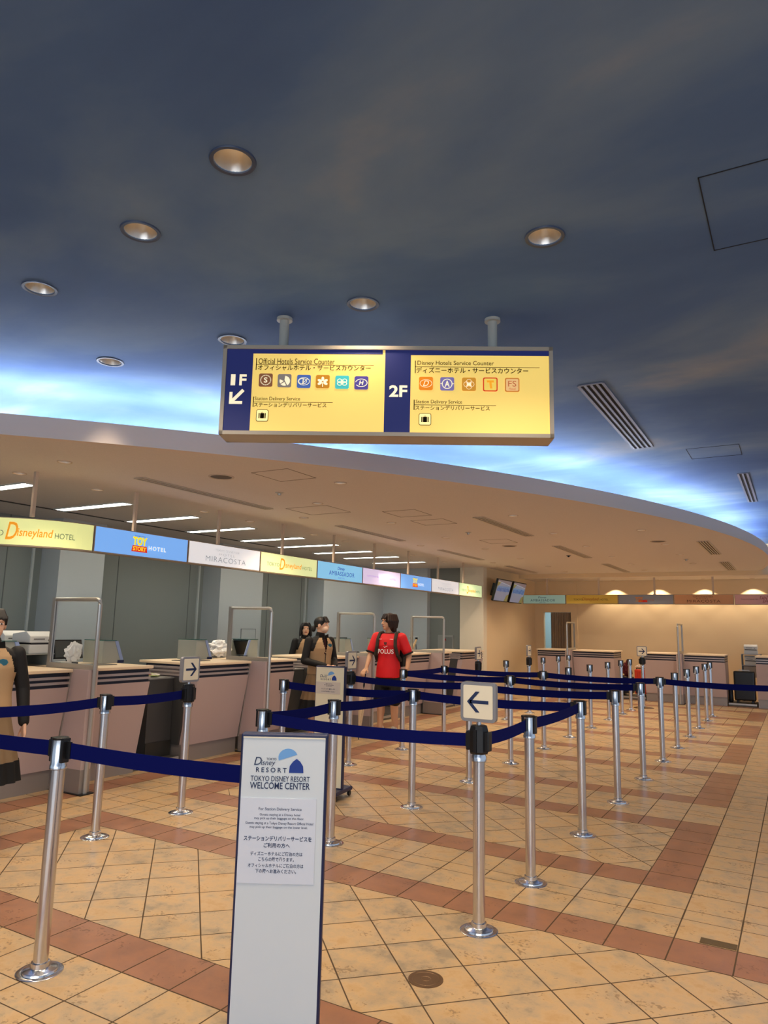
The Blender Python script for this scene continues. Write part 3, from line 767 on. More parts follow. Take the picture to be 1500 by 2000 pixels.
for i, (x, y) in enumerate(rods):
    lab = 'thin beige rod hanging the lit hotel signs, %s from the left' % ORD[i]
    b = B(); box(b, x-0.016, x+0.016, y-0.016, y+0.016, SZ1-0.002, ZS); o = obj('hanging_rod', b, TRIMW); tag(o, lab, 'rod', 'rods carrying the lit hotel signs')
YB = 17.55
bat, BT = path_fn([(-6.05, YB), (4.0, YB)])
bcol = [('amb', (150, 186, 176), [('Disney', .36, .56, .58, .82, (20, 40, 60), dict(shear=.25)), ('AMBASSADOR', .18, .76, .28, .54, (20, 40, 60), dict(spacing=1.2)), ('HOTEL', .40, .54, .12, .2, (20, 40, 60), dict(spacing=1.6))], 'green-grey hotel sign panel reading AMBASSADOR above the far counters'),
        ('land', (222, 190, 78), [('TOKYO', .15, .32, .40, .58, (90, 70, 36), {}), ('Disneyland', .32, .64, .30, .70, (168, 84, 26), dict(shear=.25)), ('HOTEL', .66, .82, .40, .58, (90, 70, 36), {})], 'mustard hotel sign panel with script lettering above the far counters'),
        ('toy', (142, 148, 160), [('TOY', .31, .46, .46, .76, (222, 140, 50), dict(weight=.05)), ('STORY', .32, .45, .25, .40, (220, 160, 60), dict(weight=.03)), ('HOTEL', .49, .66, .36, .54, (196, 120, 70), dict(spacing=1.3))], 'grey hotel sign panel with red TOY lettering above the far counters'),
        ('mira', (206, 152, 106), [('TOKYO DISNEYSEA', .32, .66, .70, .82, (110, 66, 44), {}), ('HOTEL', .38, .58, .52, .64, (110, 66, 44), dict(spacing=1.4)), ('MIRACOSTA', .22, .78, .20, .46, (110, 66, 44), dict(spacing=1.1))], 'brown hotel sign panel reading MIRACOSTA above the far counters'),
        ('fant', (216, 166, 162), [('TOKYO DISNEYSEA', .10, .38, .46, .56, (120, 70, 74), {}), ('FANTASY', .40, .66, .46, .80, (140, 40, 40), dict(shear=.2)), ('SPRINGS', .44, .70, .18, .42, (140, 40, 40), dict(shear=.2)), ('HOTEL', .72, .88, .46, .56, (120, 70, 74), {})], 'pink hotel sign panel at the right picture edge above far counters')]
bx = [-6.05, -4.95, -3.69, -2.45, -1.20, 0.05]
for i, (k, bg, bits, lab) in enumerate(bcol):
    strip_panel(bat, bx[i]+6.05+0.006, bx[i+1]+6.05-0.006, 2.108, 2.335, k, lab, 0.35 if i == 0 else False, 'hotel sign panels above the far counters', 0.08, dict(bg=bg, bits=bits))
for i, x in enumerate((-5.43, -4.15, -2.87, -1.62, -0.35)):
    b = B(); box(b, x-0.02, x+0.02, YB+0.02, YB+0.06, 2.333, 2.735); o = obj('hanging_rod', b, TRIMW)
    tag(o, 'beige rod hanging the far hotel signs, %s from the left' % ORD[i], 'rod', 'rods carrying the far hotel signs')

# ------------------------------------------------------------------ counters
def counter(loc, rotz, L, label, group, end_left=False, depth=0.75):
    """local x runs along the counter 0..L, local -y is the customer side; loc.y is the kick plate"""
    t = thing('service_counter', label, 'counter', loc, rotz, group)
    b = B(); box(b, 0, L, 0.0, depth-0.08, 0, 0.172); obj('kickplate', b, KICK, t)
    b = B(); prism(b, [(-0.02, 0.172), (-0.145, 0.872), (-0.145, 0.876), (depth-0.1, 0.876), (depth-0.1, 0.172)], 'x', 0, L); obj('front_panel', b, PINK, t)
    b = B(); box(b, 0.004, L-0.004, -0.128, depth-0.1, 0.876, 1.004, 0)
    for i in range(2):
        z = 0.914 + i*0.045; box(b, 0, L, -0.150, depth-0.11, z-0.011, z+0.011, 1)
    obj('striped_band', b, [STRIPE, STRIPEL], t)
    b = B(); box(b, -0.012, L+0.012, -0.175, depth, 1.004, 1.032); bevel_all(b, 0.004, 1); obj('counter_top', b, TOPM, t)
    if end_left:
        b = B(); prism(b, [(0.06, 0.172), (-0.05, 0.872), (depth-0.12, 0.872), (depth-0.12, 0.172)], 'x', -0.022, 0.002); obj('end_panel', b, DKPANEL, t)
        b = B()
        for i in range(3): box(b, -0.016, 0.0, -0.10, depth-0.14, 0.884+i*0.04, 0.904+i*0.04)
        obj('end_stripes', b, STRIPEL, t)
    return t
def screen_frame(loc, rotz, label, group):
    """partition: base plate, pillar between two counters and an acrylic screen in a steel frame; local -y = customer side"""
    t = thing('screen_partition', label, 'partition', loc, rotz, group)
    b = B(); box(b, -0.075, 0.075, -0.43, 0.02, 0.0, 0.008); obj('base_plate', b, BLACK, t)
    b = B(); prism(b, [(-0.37, 0.008), (-0.37, 1.03), (-0.14, 1.03), (-0.02, 0.17), (-0.02, 0.008)], 'x', -0.05, 0.05); obj('pillar', b, PINK, t)
    b = B(); box(b, -0.053, 0.053, -0.372, -0.02, 0.008, 0.20); obj('kick_panel', b, KICK, t)
    b = B(); prism(b, [(-0.155, 1.03), (-0.135, 1.03), (-0.005, 0.17), (-0.03, 0.17)], 'x', -0.064, 0.064); obj('edge_strip', b, STEEL, t)
    b = B()
    r = 0.019
    tube(b, [(0, -0.385, 0.008), (0, -0.385, 1.0), (0, -0.385, 1.60), (0, -0.375, 1.632), (0, -0.345, 1.645), (0, 0.0, 1.645), (0, 0.24, 1.645)], r, 10)
    box(b, -0.018, 0.018, 0.222, 0.262, 1.03, 1.662); box(b, -0.022, 0.022, -0.39, 0.26, 1.030, 1.075)
    obj('steel_frame', b, STEEL, t)
    b = B(); box(b, -0.003, 0.003, -0.366, 0.222, 1.075, 1.628); obj('screen', b, GLASS, t)
    return t
# local x -> world +y, local -y -> world +x  (rotation +90 degrees)
R90 = PI/2
LG, FG = 'service counters along the left side', 'acrylic screen partitions on the left counters'
units = [(2.30, 4.165, 0, 'service counter at the left picture edge, left of the nearest screen'), (4.305, 5.08, 0, 'service counter right of the nearest screen, under the far white box hood'),
         (5.73, 6.55, 1, 'service counter with dark end panel, left of the second screen'), (6.70, 7.43, 0, 'service counter right of the second screen, left of the staff'),
         (8.09, 8.92, 1, 'service counter behind the masked staff member, left of third screen'), (9.06, 9.79, 0, 'service counter right of the third screen, behind the man in red'),
         (10.45, 11.28, 1, 'service counter right of the man in red, left of fourth screen'), (11.42, 12.14, 0, 'short service counter just right of the fourth screen'),
         (12.70, 13.72, 1, 'last service counter, dark striped end, before the pillar')]
for a, b_, e, lab in units: counter((-5.73, a, 0), R90, b_-a, lab, LG, bool(e), 1.05 if a < 4 else 0.75)
for y, lab in ((4.235, 'steel-framed screen partition nearest the camera, at left'), (6.625, 'second steel-framed screen partition, behind the plastic bag'), (8.99, 'third steel-framed screen partition, between masked staff and man in red'), (11.35, 'fourth steel-framed screen partition, right of the man in red')):
    screen_frame((-5.73, y, 0), R90, lab, FG)
BG = 'service counters along the far wall'
for x0, x1, lab in ((-5.34, -4.64, 'far counter in front of the curtained doorway'), (-4.50, -3.60, 'far counter right of the doorway, left of the red suitcases'), (-2.96, -2.29, 'far counter behind the far right-pointing arrow sign'), (-2.15, -1.37, 'far counter left of the black suitcase'), (-0.80, 0.3, 'far counter at the right picture edge')):
    counter((x0, 16.62, 0), 0.0, x1-x0, lab, BG)
for x, lab in ((-4.57, 'far screen partition seen edge-on beside the doorway'), (-2.22, 'far screen partition seen edge-on in the middle of the far wall')):
    screen_frame((x, 16.62, 0), 0.0, lab, 'screen partitions on the far counters')
# baggage bays in the counter gaps
for y0, y1, lab in ((5.09, 5.70, 'dark baggage platform in the first counter gap'), (7.44, 8.06, 'dark baggage platform in the second counter gap'), (9.80, 10.42, 'dark baggage platform in the third counter gap'), (12.15, 12.67, 'dark baggage platform in the fourth counter gap')):
    t = thing('baggage_platform', lab, 'platform', (-5.76, (y0+y1)/2, 0), 0, 'baggage platforms between the counters'); h = (y1-y0)/2
    b = B(); box(b, -0.75, 0, -h, h, 0, 0.05); obj('base', b, mat('bay_base', (90, 86, 78), 0.5), t)
    b = B(); box(b, -0.75, -0.01, -h, h, 0.05, 0.062); obj('tread', b, mat('bay_tread', (76, 72, 66), 0.6), t)
    b = B(); box(b, -0.01, 0.006, -h, h, 0.03, 0.064); obj('edge_bar', b, STEEL, t)
for x0, x1, lab in ((-3.58, -2.98, 'dark baggage platform under the red suitcases'), (-1.35, -0.83, 'dark baggage platform under the black suitcase')):
    t = thing('baggage_platform', lab, 'platform', ((x0+x1)/2, 16.66, 0), R90, 'baggage platforms between the counters'); h = (x1-x0)/2
    b = B(); box(b, 0, 0.75, -h, h, 0, 0.05); obj('base', b, MATS['bay_base'], t)
    b = B(); box(b, 0.01, 0.75, -h, h, 0.05, 0.062); obj('tread', b, MATS['bay_tread'], t)
    b = B(); box(b, -0.006, 0.01, -h, h, 0.03, 0.064); obj('edge_bar', b, STEEL, t)
# dark low cabinets standing in the gaps
for y0, y1, lab in ((5.36, 5.70, 'dark grey cabinet in the first counter gap'), (7.62, 8.06, 'dark grey cabinet in the second counter gap')):
    t = thing('gap_cabinet', lab, 'cabinet', (-6.12, (y0+y1)/2, 0.0), 0, 'dark cabinets in the counter gaps'); h = (y1-y0)/2
    b = B(); box(b, -0.3, 0.22, -h, h, 0.062, 0.86); obj('body', b, DKPANEL, t)
    b = B(); box(b, -0.3, 0.225, -h, h, 0.86, 0.875); obj('top', b, mat('cabinet_top', (130, 132, 130), 0.4), t)
    b = B(); box(b, 0.22, 0.228, -h, h, 0.062, 0.22); obj('kick_panel', b, mat('dark_kick', (60, 58, 52), 0.4, 0.5), t)
b = B(); box(b, -6.55, -6.15, 5.10, 5.34, 0.062, 0.27); bevel_all(b, 0.01, 1); o = obj('storage_box', b, mat('pale_blue_box', (166, 182, 198), 0.5)); tag(o, 'pale blue box at floor level in the first counter gap', 'box')
b = B()
for i in range(5):
    z = 0.28+0.12*i; lathe(b, [(0.02, z), (0.12-0.01*i, z+0.02), (0.12-0.012*i, z+0.10), (0.03, z+0.13)], 12, -6.35+0.01*i, 5.22)
o = obj('shopping_bag', b, mat('dark_red_bag', (96, 26, 26), 0.7), smooth=True); tag(o, 'dark red bag standing on the pale blue box in first counter gap', 'bag')
b = B(); random.seed(3)
for i in range(9):
    x, y = -6.05+random.uniform(-.12, .1), 5.42+random.uniform(-.05, .22); an = random.uniform(0, 3)
    q = [(x+0.07*math.cos(an+k*PI/2), y+0.05*math.sin(an+k*PI/2)) for k in range(4)]
    prism(b, q, 'z', 0.8755+0.004*i, 0.8795+0.004*i, i % 3)
o = obj('leaflets', b, [mat('leaflet_white', (226, 224, 214), 0.6), mat('leaflet_green', (150, 160, 110), 0.6), mat('leaflet_red', (170, 70, 60), 0.6)]); tag(o, 'loose pile of leaflets on the dark cabinet in the first counter gap', 'leaflets'); o['kind'] = 'stuff'

# ------------------------------------------------------------------ things on the counters
def hood(y, label, x=-6.28, flip=1, glassy=False):
    t = thing('terminal_hood', label, 'terminal hood', (x, y, 1.032), 0, 'terminal hoods on the left counters')
    prof = [(0, 0.0), (0.26*flip, 0.0), (0.17*flip, 0.225), (0, 0.225)]
    for q in (0.135, -0.147): b = B(); prism(b, prof, 'x', q, q+0.012); obj('side_panel', b, GREYBOX, t)
    b = B(); prism(b, [(0, 0), (0.012*flip, 0), (0.012*flip, .225), (0, .225)], 'x', -0.135, 0.135); obj('back_panel', b, GREYBOX, t)
    b = B(); prism(b, [(0.222*flip, 0.03), (0.26*flip, 0.03), (0.178*flip, 0.222), (0.140*flip, 0.222)], 'x', 0.147, 0.153); obj('slanted_edge', b, LITEDGE, t)
    b = B(); box(b, -0.15, 0.155, min(0, 0.16*flip), max(0, 0.16*flip), 0.225, 0.232); obj('top_plate', b, TEALG, t)
    b = B(); prism(b, [(0.07*flip, 0.04), (0.085*flip, 0.036), (0.16*flip, 0.20), (0.145*flip, 0.206)], 'x', -0.125, 0.125); obj('monitor', b, BLACK, t)
    b = B(); box(b, 0.135, 0.15, min(0.19*flip, 0.27*flip), max(0.19*flip, 0.27*flip), 0.0, 0.028); obj('foot', b, NAVY, t)
    return t
for y, lab, fl_ in ((3.82, 'grey terminal hood at the left picture edge, beside printers', 1), (4.92, 'grey terminal hood right of the nearest screen, on the counter end', 1), (6.22, 'grey terminal hood left of the plastic bag', 1),
                    (7.32, 'grey terminal hood seen through the second screen', -1), (9.40, 'grey terminal hood seen through the third screen', 1), (10.55, 'grey terminal hood right behind the third screen', 1)):
    hood(y, lab, -6.26, fl_)
def printer(loc, rotz, label, group):
    t = thing('label_printer', label, 'printer', loc, rotz, group)
    b = B(); box(b, -0.13, 0.13, -0.12, 0.12, 0, 0.085); bevel_all(b, 0.012); obj('body', b, PRINTER, t)
    b = B(); prism(b, [(-0.12, 0.10), (0.12, 0.10), (0.12, 0.18), (-0.06, 0.205), (-0.12, 0.16)], 'x', -0.13, 0.13); bevel_all(b, 0.008); obj('upper_body', b, PRINTER, t)
    b = B(); box(b, -0.115, 0.115, -0.117, 0.115, 0.083, 0.103); obj('paper_slot', b, BLACK, t)
    b = B(); box(b, -0.09, 0.03, -0.1235, -0.118, 0.13, 0.137); box(b, 0.07, 0.085, -0.1235, -0.118, 0.118, 0.128); obj('button', b, BLACK, t)
    return t
pk = 'white label printers on the left counter'
st = thing('printer_shelf', 'low grey stand under the white printers on left counter', 'stand', (-6.46, 4.25, 1.032), 0)
b = B(); box(b, -0.28, 0.28, -0.15, -0.12, 0, 0.10); obj('leg', b, GREYBOX, st)
b = B(); box(b, -0.28, 0.28, 0.12, 0.15, 0, 0.10); obj('leg', b, GREYBOX, st)
b = B(); box(b, -0.30, 0.30, -0.16, 0.16, 0.10, 0.11); obj('shelf_board', b, GREYBOX, st)
printer((-6.62, 4.22, 1.142), R90+0.1, 'white label printer at the back left of the printer pair', pk)
printer((-6.29, 4.26, 1.142), R90+0.1, 'white label printer in front, right of the other printer', pk)
def monitor(loc, rotz, label):
    t = thing('monitor', label, 'monitor', loc, rotz, 'monitors on the left counters')
    b = B(); box(b, -0.08, 0.08, -0.06, 0.06, 0, 0.012); tube(b, [(0, 0, 0.01), (0, 0.02, 0.08)], 0.012); obj('stand', b, BLACK, t)
    b = B(); prism(b, [(-0.02, 0.05), (0.005, 0.045), (0.05, 0.225), (0.025, 0.232)], 'x', -0.16, 0.16); obj('housing', b, BLACK, t)
    b = B(); f = plane_f((0, -0.0215, 0.052), (1, 0, 0), (0, 0.045/0.187, 0.182/0.187), (0, -0.97, 0.24), 0.002); flat(b, rect(-0.15, 0.15, 0.01, 0.175), f); obj('screen', b, mat('monitor_dark', (70, 74, 76), 0.2), t)
    return t
monitor((-6.30, 4.66, 1.032), R90, 'monitor with shiny plastic wrap just left of the nearest screen post')
for y, lab in ((10.0, 'dark monitor behind the third screen'), (10.32, 'dark monitor between third screen and man in red')): monitor((-6.75, y, 1.03), R90, lab)
b = B(); box(b, -6.95, -6.60, 9.6, 10.6, 0.0, 1.03); o = obj('rear_desk', b, DKPANEL); tag(o, 'dark rear desk behind the third screen', 'desk')
def crumple(loc, r, label, m, n=1.0, seed=1, flat_=1.0):
    rnd = random.Random(seed); b = B(); bmesh.ops.create_icosphere(b, subdivisions=4, radius=1)
    from mathutils import noise
    for v in b.verts:
        d = v.co.normalized(); k = 1 + 0.55*n*noise.noise(d*2.6+Vector((seed, 0, 0))) + 0.16*n*abs(noise.noise(d*5+Vector((0, seed, 0))))
        v.co = Vector((d.x*r[0]*k, d.y*r[1]*k, max(-r[2], d.z*r[2]*k)))
    o = obj('plastic_bag', b, m, loc=loc); tag(o, label, 'bag', 'plastic bags on the left counters'); return o
PLAST = mat('white_plastic', (224, 228, 230), 0.18, noise=0.12, nscale=30, bump=0.4)
crumple((-6.36, 6.86, 1.132), (0.10, 0.17, 0.10), 'crumpled white plastic bag behind the second screen', PLAST, seed=4)
crumple((-6.22, 4.66, 1.142), (0.02, 0.085, 0.085), 'shiny crumpled plastic over the monitor by the nearest screen', PLAST, seed=9)
crumple((-6.30, 7.72-0.35, 1.042), (0.04, 0.04, 0.014), 'small white crumpled paper at the end of the fourth counter', PLAST, seed=2)
# papers, pads and keyboards
def pad(x, y, w_, l_, rot, m, lab, h=0.006, cat='mat', name='counter_mat', z=1.032):
    b = B(); c, s = math.cos(rot), math.sin(rot)
    q = [(x+a*c-d*s, y+a*s+d*c) for a, d in ((-w_/2, -l_/2), (w_/2, -l_/2), (w_/2, l_/2), (-w_/2, l_/2))]
    prism(b, q, 'z', z, z+h); o = obj(name, b, m); tag(o, lab, cat); return o
GM = mat('grey_mat', (92, 90, 84), 0.7)
pad(-5.98, 4.72, 0.26, 0.34, 0, GM, 'dark grey writing mat on the counter right of the nearest screen')
pad(-5.98, 6.02, 0.26, 0.34, 0, GM, 'dark grey writing mat on the counter left of the second screen')
pad(-6.0, 7.05, 0.24, 0.30, 0, GM, 'dark grey writing mat on the counter right of the second screen')
pad(-6.05, 3.45, 0.26, 0.36, 0, GM, 'dark grey writing mat on the counter at the left picture edge')
pad(-6.16, 4.50, 0.10, 0.14, 0.2, PRINTER, 'small stack of white slips on the counter beside the monitor', 0.03, 'papers', 'paper_stack')
t = thing('document_stand', 'beige upright board on the counter right of the man in red', 'board', (-6.2, 11.86, 1.032), 0.35)
b = B(); prism(b, [(-0.03, 0), (-0.018, 0), (0.055, 0.21), (0.043, 0.21)], 'y', -0.13, 0.13); obj('board', b, mat('board_beige', (206, 184, 148), 0.6), t)
b = B(); prism(b, [(0.05, 0), (0.06, 0), (0.05, 0.12), (0.04, 0.12)], 'y', -0.02, 0.02); obj('prop', b, BLACK, t)
# wall fittings of the service area
def outline(name, x, y0, y1, z0, z1, lab, m, fill=None):
    t = thing(name, lab, 'panel', (x, y0, z0), 0); L, H = y1-y0, z1-z0; b = B(); k = 0.008
    for q in ((0, L, 0, k), (0, L, H-k, H), (0, k, 0, H), (L-k, L, 0, H)): box(b, 0, 0.012, *q)
    obj('frame', b, m, t)
    b = B(); box(b, 0, 0.008, k, L-k, k, H-k); obj('cover', b, fill or OFFCOL, t)
outline('wall_hatch', -8.6, 9.82, 10.22, 1.02, 1.37, 'square hatch cover on the wider grey column', mat('hatch_line', (120, 124, 124), 0.6))
bx_ = thing('alarm_panel', 'grey framed box with red lamp on the dark end wall', 'panel', (-7.0, 14.985, 1.08))
b = B(); box(b, -0.19, 0.19, -0.03, 0.012, -0.12, 0.22); obj('case', b, mat('panel_grey', (150, 152, 148), 0.5), bx_)
b = B(); box(b, -0.03, 0.17, -0.036, -0.03, -0.08, 0.18); obj('cover', b, mat('panel_grey2', (120, 124, 122), 0.4), bx_)
b = B(); lathe(b, [(0.018, 0.10), (0.018, 0.14), (0.005, 0.145)], 12, 0.0, -0.045); obj('red_lamp', b, mat('red_lamp', (170, 40, 34), 0.3), bx_)
sw = thing('switch_plate', 'white switch plate with two dark switches on the pale end wall', 'switch', (-7.75, 14.846, 1.2))
b = B(); box(b, -0.13, 0.13, -0.008, 0.003, -0.06, 0.06); obj('plate', b, PRINTER, sw)
for x in (-0.07, 0.07): b = B(); box(b, x-0.03, x+0.03, -0.014, -0.008, -0.02, 0.03); obj('switch', b, BLACK, sw)

# ------------------------------------------------------------------ screens on the corner wall
def tv(y, lab):
    t = thing('wall_screen', lab, 'screen', (-5.80, y, 2.33), 0, 'screens on the corner wall'); t.rotation_euler = (0, math.radians(16), 0)
    b = B(); box(b, -0.03, 0.02, -0.44, 0.44, -0.255, 0.255); bevel_all(b, 0.006, 1); obj('housing', b, BLACK, t)
    f = plane_f((0.0215, 0, 0), (0, 1, 0), (0, 0, 1), (1, 0, 0), 0)
    def e(n_, c_): return mat(n_, c_, 0.25, emit=0.22)
    b = B(); flat(b, rect(-0.42, 0.42, -0.235, 0.235), f, 0)
    g = plane_f((0.0225, 0, 0), (0, 1, 0), (0, 0, 1), (1, 0, 0), 0)
    flat(b, [(-0.42, 0.235), (0.42, 0.235), (0.42, 0.14), (-0.12, 0.195), (-0.42, 0.21)], g, 1)
    flat(b, [(-0.42, -0.02), (-0.42, 0.20), (-0.2, 0.195), (-0.35, 0.10)], g, 2); flat(b, [(0.42, -0.235), (0.42, -0.06), (0.28, -0.10), (0.2, -0.235)], g, 2)
    h_ = plane_f((0.0235, 0, 0), (0, 1, 0), (0, 0, 1), (1, 0, 0), 0)
    flat(b, [(-0.42, 0.205), (0.42, 0.135), (0.42, 0.125), (-0.42, 0.195)], h_, 3)
    flat(b, rect(-0.40, 0.40, -0.02, 0.10), g, 4)
    rnd = random.Random(y)
    for i in range(9):
        x = -0.36+i*0.085; flat(b, rect(x, x+0.05, -0.01+rnd.uniform(-.02, .0), 0.05+rnd.uniform(0, .04)), h_, 5)
    obj('display', b, [e('scr_grey', (150, 164, 196)), e('scr_mauve', (150, 140, 150)), e('scr_olive', (150, 150, 96)), e('scr_white', (200, 206, 220)), e('scr_blue', (120, 156, 210)), e('scr_dkblue', (84, 116, 190))], t)
    b = B(); box(b, -0.16, -0.03, -0.25, 0.25, -0.16, 0.12); obj('bracket', b, BLACK, t)
tv(15.40, 'left of two tilted screens on the beige corner wall'); tv(16.42, 'right of two tilted screens on the beige corner wall')

# ------------------------------------------------------------------ belt barrier posts
def post_proto(name, label):
    t = thing(name, label, 'barrier post', (0, 0, 0))
    b = B(); lathe(b, [(0.094, 0.0), (0.094, 0.003), (0.090, 0.005), (0.072, 0.005), (0.070, 0.012), (0.064, 0.015), (0.042, 0.018), (0.038, 0.022), (0.037, 0.040), (0.031, 0.042)], 36); obj('base', b, CHROME, t, True)
    b = B(); lathe(b, [(0.030, 0.03), (0.030, 0.83)], 28); obj('pole', b, CHROME, t, True)
    b = B(); lathe(b, [(0.0325, 0.815), (0.0365, 0.818), (0.0365, 0.832), (0.0335, 0.838), (0.0335, 0.944)], 28); obj('head', b, CHROME, t, True)
    for s in (-1, 1):
        b = B(); box(b, min(s*0.022, s*0.044), max(s*0.022, s*0.044), -0.019, 0.019, 0.845, 0.940); bevel_all(b, 0.006, 2); obj('belt_cassette', b, BLACK, t)
    b = B(); lathe(b, [(0.0345, 0.940), (0.0355, 0.947), (0.033, 0.950), (0.0, 0.951)], 28, cap=False); box(b, -0.045, 0.045, -0.018, 0.018, 0.938, 0.948); obj('cap', b, BLACK, t)
    return t
def sign_post_proto(name, label):
    t = thing(name, label, 'barrier post', (0, 0, 0))
    b = B(); lathe(b, [(0.094, 0.0), (0.094, 0.003), (0.090, 0.005), (0.072, 0.005), (0.070, 0.012), (0.064, 0.015), (0.042, 0.018), (0.038, 0.022), (0.037, 0.040), (0.031, 0.042)], 36); obj('base', b, CHROME, t, True)
    b = B(); lathe(b, [(0.030, 0.03), (0.030, 0.85)], 28); obj('pole', b, CHROME, t, True)
    b = B(); lathe(b, [(0.0325, 0.795), (0.038, 0.798), (0.038, 0.822), (0.034, 0.83), (0.034, 0.86)], 28); obj('collar', b, CHROME, t, True)
    b = B(); lathe(b, [(0.046, 0.835), (0.050, 0.845), (0.050, 0.950), (0.044, 0.972), (0.030, 0.976)], 8); obj('head', b, BLACK, t)
    b = B(); box(b, -0.062, 0.062, -0.024, 0.024, 0.85, 0.945); bevel_all(b, 0.006, 2); obj('belt_cassette', b, BLACK, t)
    b = B(); box(b, -0.008, 0.008, -0.056, -0.046, 0.845, 0.955); obj('belt_cassette', b, BLACK, t)
    b = B(); lathe(b, [(0.012, 0.97), (0.012, 1.02)], 16); obj('sign_stem', b, CHROME, t, True)
    return t
GRP = 'chrome belt barrier posts'
C1 = [4.30, 5.47, 6.64, 7.82, 9.01, 10.15, 11.34, 12.43, 13.59, 14.40]
C2 = [2.11, 3.50, 4.27, 5.46, 6.65, 7.81, 9.01, 10.17, 11.36, 12.56, 13.60, 14.39]
posts = []
for i, y in enumerate(C1): posts.append((-1.45, y, 'chrome post in the right-hand row, %s behind the left-pointing arrow post' % ORD[i]))
c2lab = ['large chrome post in the left foreground, left of the welcome sign', 'chrome post whose top shows just above the welcome sign']
for i, y in enumerate(C2): posts.append((-2.85, y, c2lab[i] if i < 2 else 'chrome post in the middle row, %s behind the welcome sign' % ORD[i-2]))
posts += [(-4.25, 3.48, 'chrome post standing before the nearest screen partition'), (-4.25, 5.50, 'chrome post just left of the pale info stand, before the second screen'),
          (-4.25, 7.87, 'chrome post standing in front of the man in red'), (-4.25, 9.05, 'chrome post right of the man in red, in line with fourth screen'),
          (-4.25, 11.46, 'lone chrome post before the corner wall with the screens'), (-4.25, 13.45, 'chrome post before the far doorway counter, at its left'),
          (-4.25, 14.45, 'chrome post before the far doorway counter, at its middle'),
          (-1.645, 2.22, 'chrome post hidden behind the welcome sign'), (0.02, 9.01, 'chrome post just past the right picture edge'), (-4.25, 2.11, 'chrome post just past the left picture edge, front'), (-4.25, 2.35+0.25, 'chrome post just past the left picture edge, rear')]
posts = [p for p in posts if 'hidden' not in p[2] and 'past' not in p[2]] + [p for p in posts if 'hidden' in p[2] or 'past' in p[2]]
pp = None
for x, y, lab in posts:
    if pp is None:
        pp = post_proto('barrier_post', lab); pp.location = (x, y, 0); pp['group'] = GRP
    else: dup(pp, (x, y, 0), 0, lab)
# posts with arrow signs; rotation 0 -> sign faces -y, R90 -> faces +x
ARW = [(-1.45, 3.51, 0, 'large', 'black-headed post carrying the big left-pointing arrow sign in front'),
       (-4.25, 4.27, R90, '', 'black-headed post under the arrow sign left of the welcome sign'),
       (-4.25, 6.67, R90, '', 'black-headed post under the arrow sign right of the pale info stand'),
       (-4.25, 10.25, R90, '', 'black-headed post under the narrow arrow sign at the pillar'),
       (-4.25, 12.62, R90, '', 'black-headed post under the edge-on arrow sign by the corner wall'),
       (-2.72, 14.95, 0, '', 'black-headed post on a wide base under the far right-pointing arrow')]
SL = ['large square left-pointing arrow sign in the foreground', 'right-pointing arrow sign left of the welcome sign, before second counter', 'right-pointing arrow sign beside the pale info stand',
      'narrow right-pointing arrow sign before the pillar', 'edge-on arrow sign before the far doorway', 'far right-pointing arrow sign before the far wall']
sp0 = None; as0 = None
def arrow_sign(label, left):
    t = thing('arrow_sign', label, 'sign', (0, 0, 0), 0, 'arrow signs on belt posts'); s = 0.193
    b = B(); prism(b, rrect(0, 1.09, s, 0.198, 0.022), 'y', -0.014, 0.014); obj('frame', b, GREYFR, t)
    for d, nm in ((-1, 'sign_face'), (1, 'rear_face')):
        b = B(); prism(b, rrect(0, 1.09, s-0.032, 0.166, 0.008), 'y', *sorted((d*0.012, d*0.0155))); obj(nm, b, IVORY, t)
    f = plane_f((0, -0.0165, 1.09), (1, 0, 0), (0, 0, 1), (0, -1, 0), 0); k = -1 if not left else 1
    b = B(); poly_stroke(b, [(-0.045*k, 0), (0.058*k, 0)], 0.017, f)
    for q in (1, -1):
        pts = [(-0.060*k, 0), (-0.012*k, q*0.052), (0.010*k, q*0.052), (-0.037*k, 0)]
        flat(b, pts, f)
    obj('arrow', b, NAVYINK, t)
    return t
al = arrow_sign(SL[0], True); ar = None
for i, (x, y, r, kind, lab) in enumerate(ARW):
    if sp0 is None: sp0 = sign_post_proto('sign_post', lab); sp0.location = (x, y, 0); sp0['group'] = 'black-headed posts with arrow signs'
    else: dup(sp0, (x, y, 0), r, lab)
    if i == 0: al.location = (x, y, 0)
    elif ar is None: ar = arrow_sign(SL[1], False); ar.location = (x, y, 0); ar.rotation_euler = (0, 0, r)
    else: dup(ar, (x, y, 0), r, SL[i])
for x, y, lab in ((-2.72, 14.95, 'wide brass-toned floor plate under the far arrow sign post'), (-4.25, 15.2, 'wide round base of the far free-standing post by the doorway counter')):
    b = B(); lathe(b, [(0.19, 0.0), (0.19, 0.006), (0.10, 0.026), (0.04, 0.034)], 40, x, y, cap=True); o = obj('post_foot_plate', b, mat('brassy_steel', (196, 176, 132), 0.15, 1.0), smooth=True); tag(o, lab, 'base plate', 'wide post bases')
dup(pp, (-4.25, 15.2, 0.0), 0, 'free-standing chrome post on a wide base before the doorway counter')

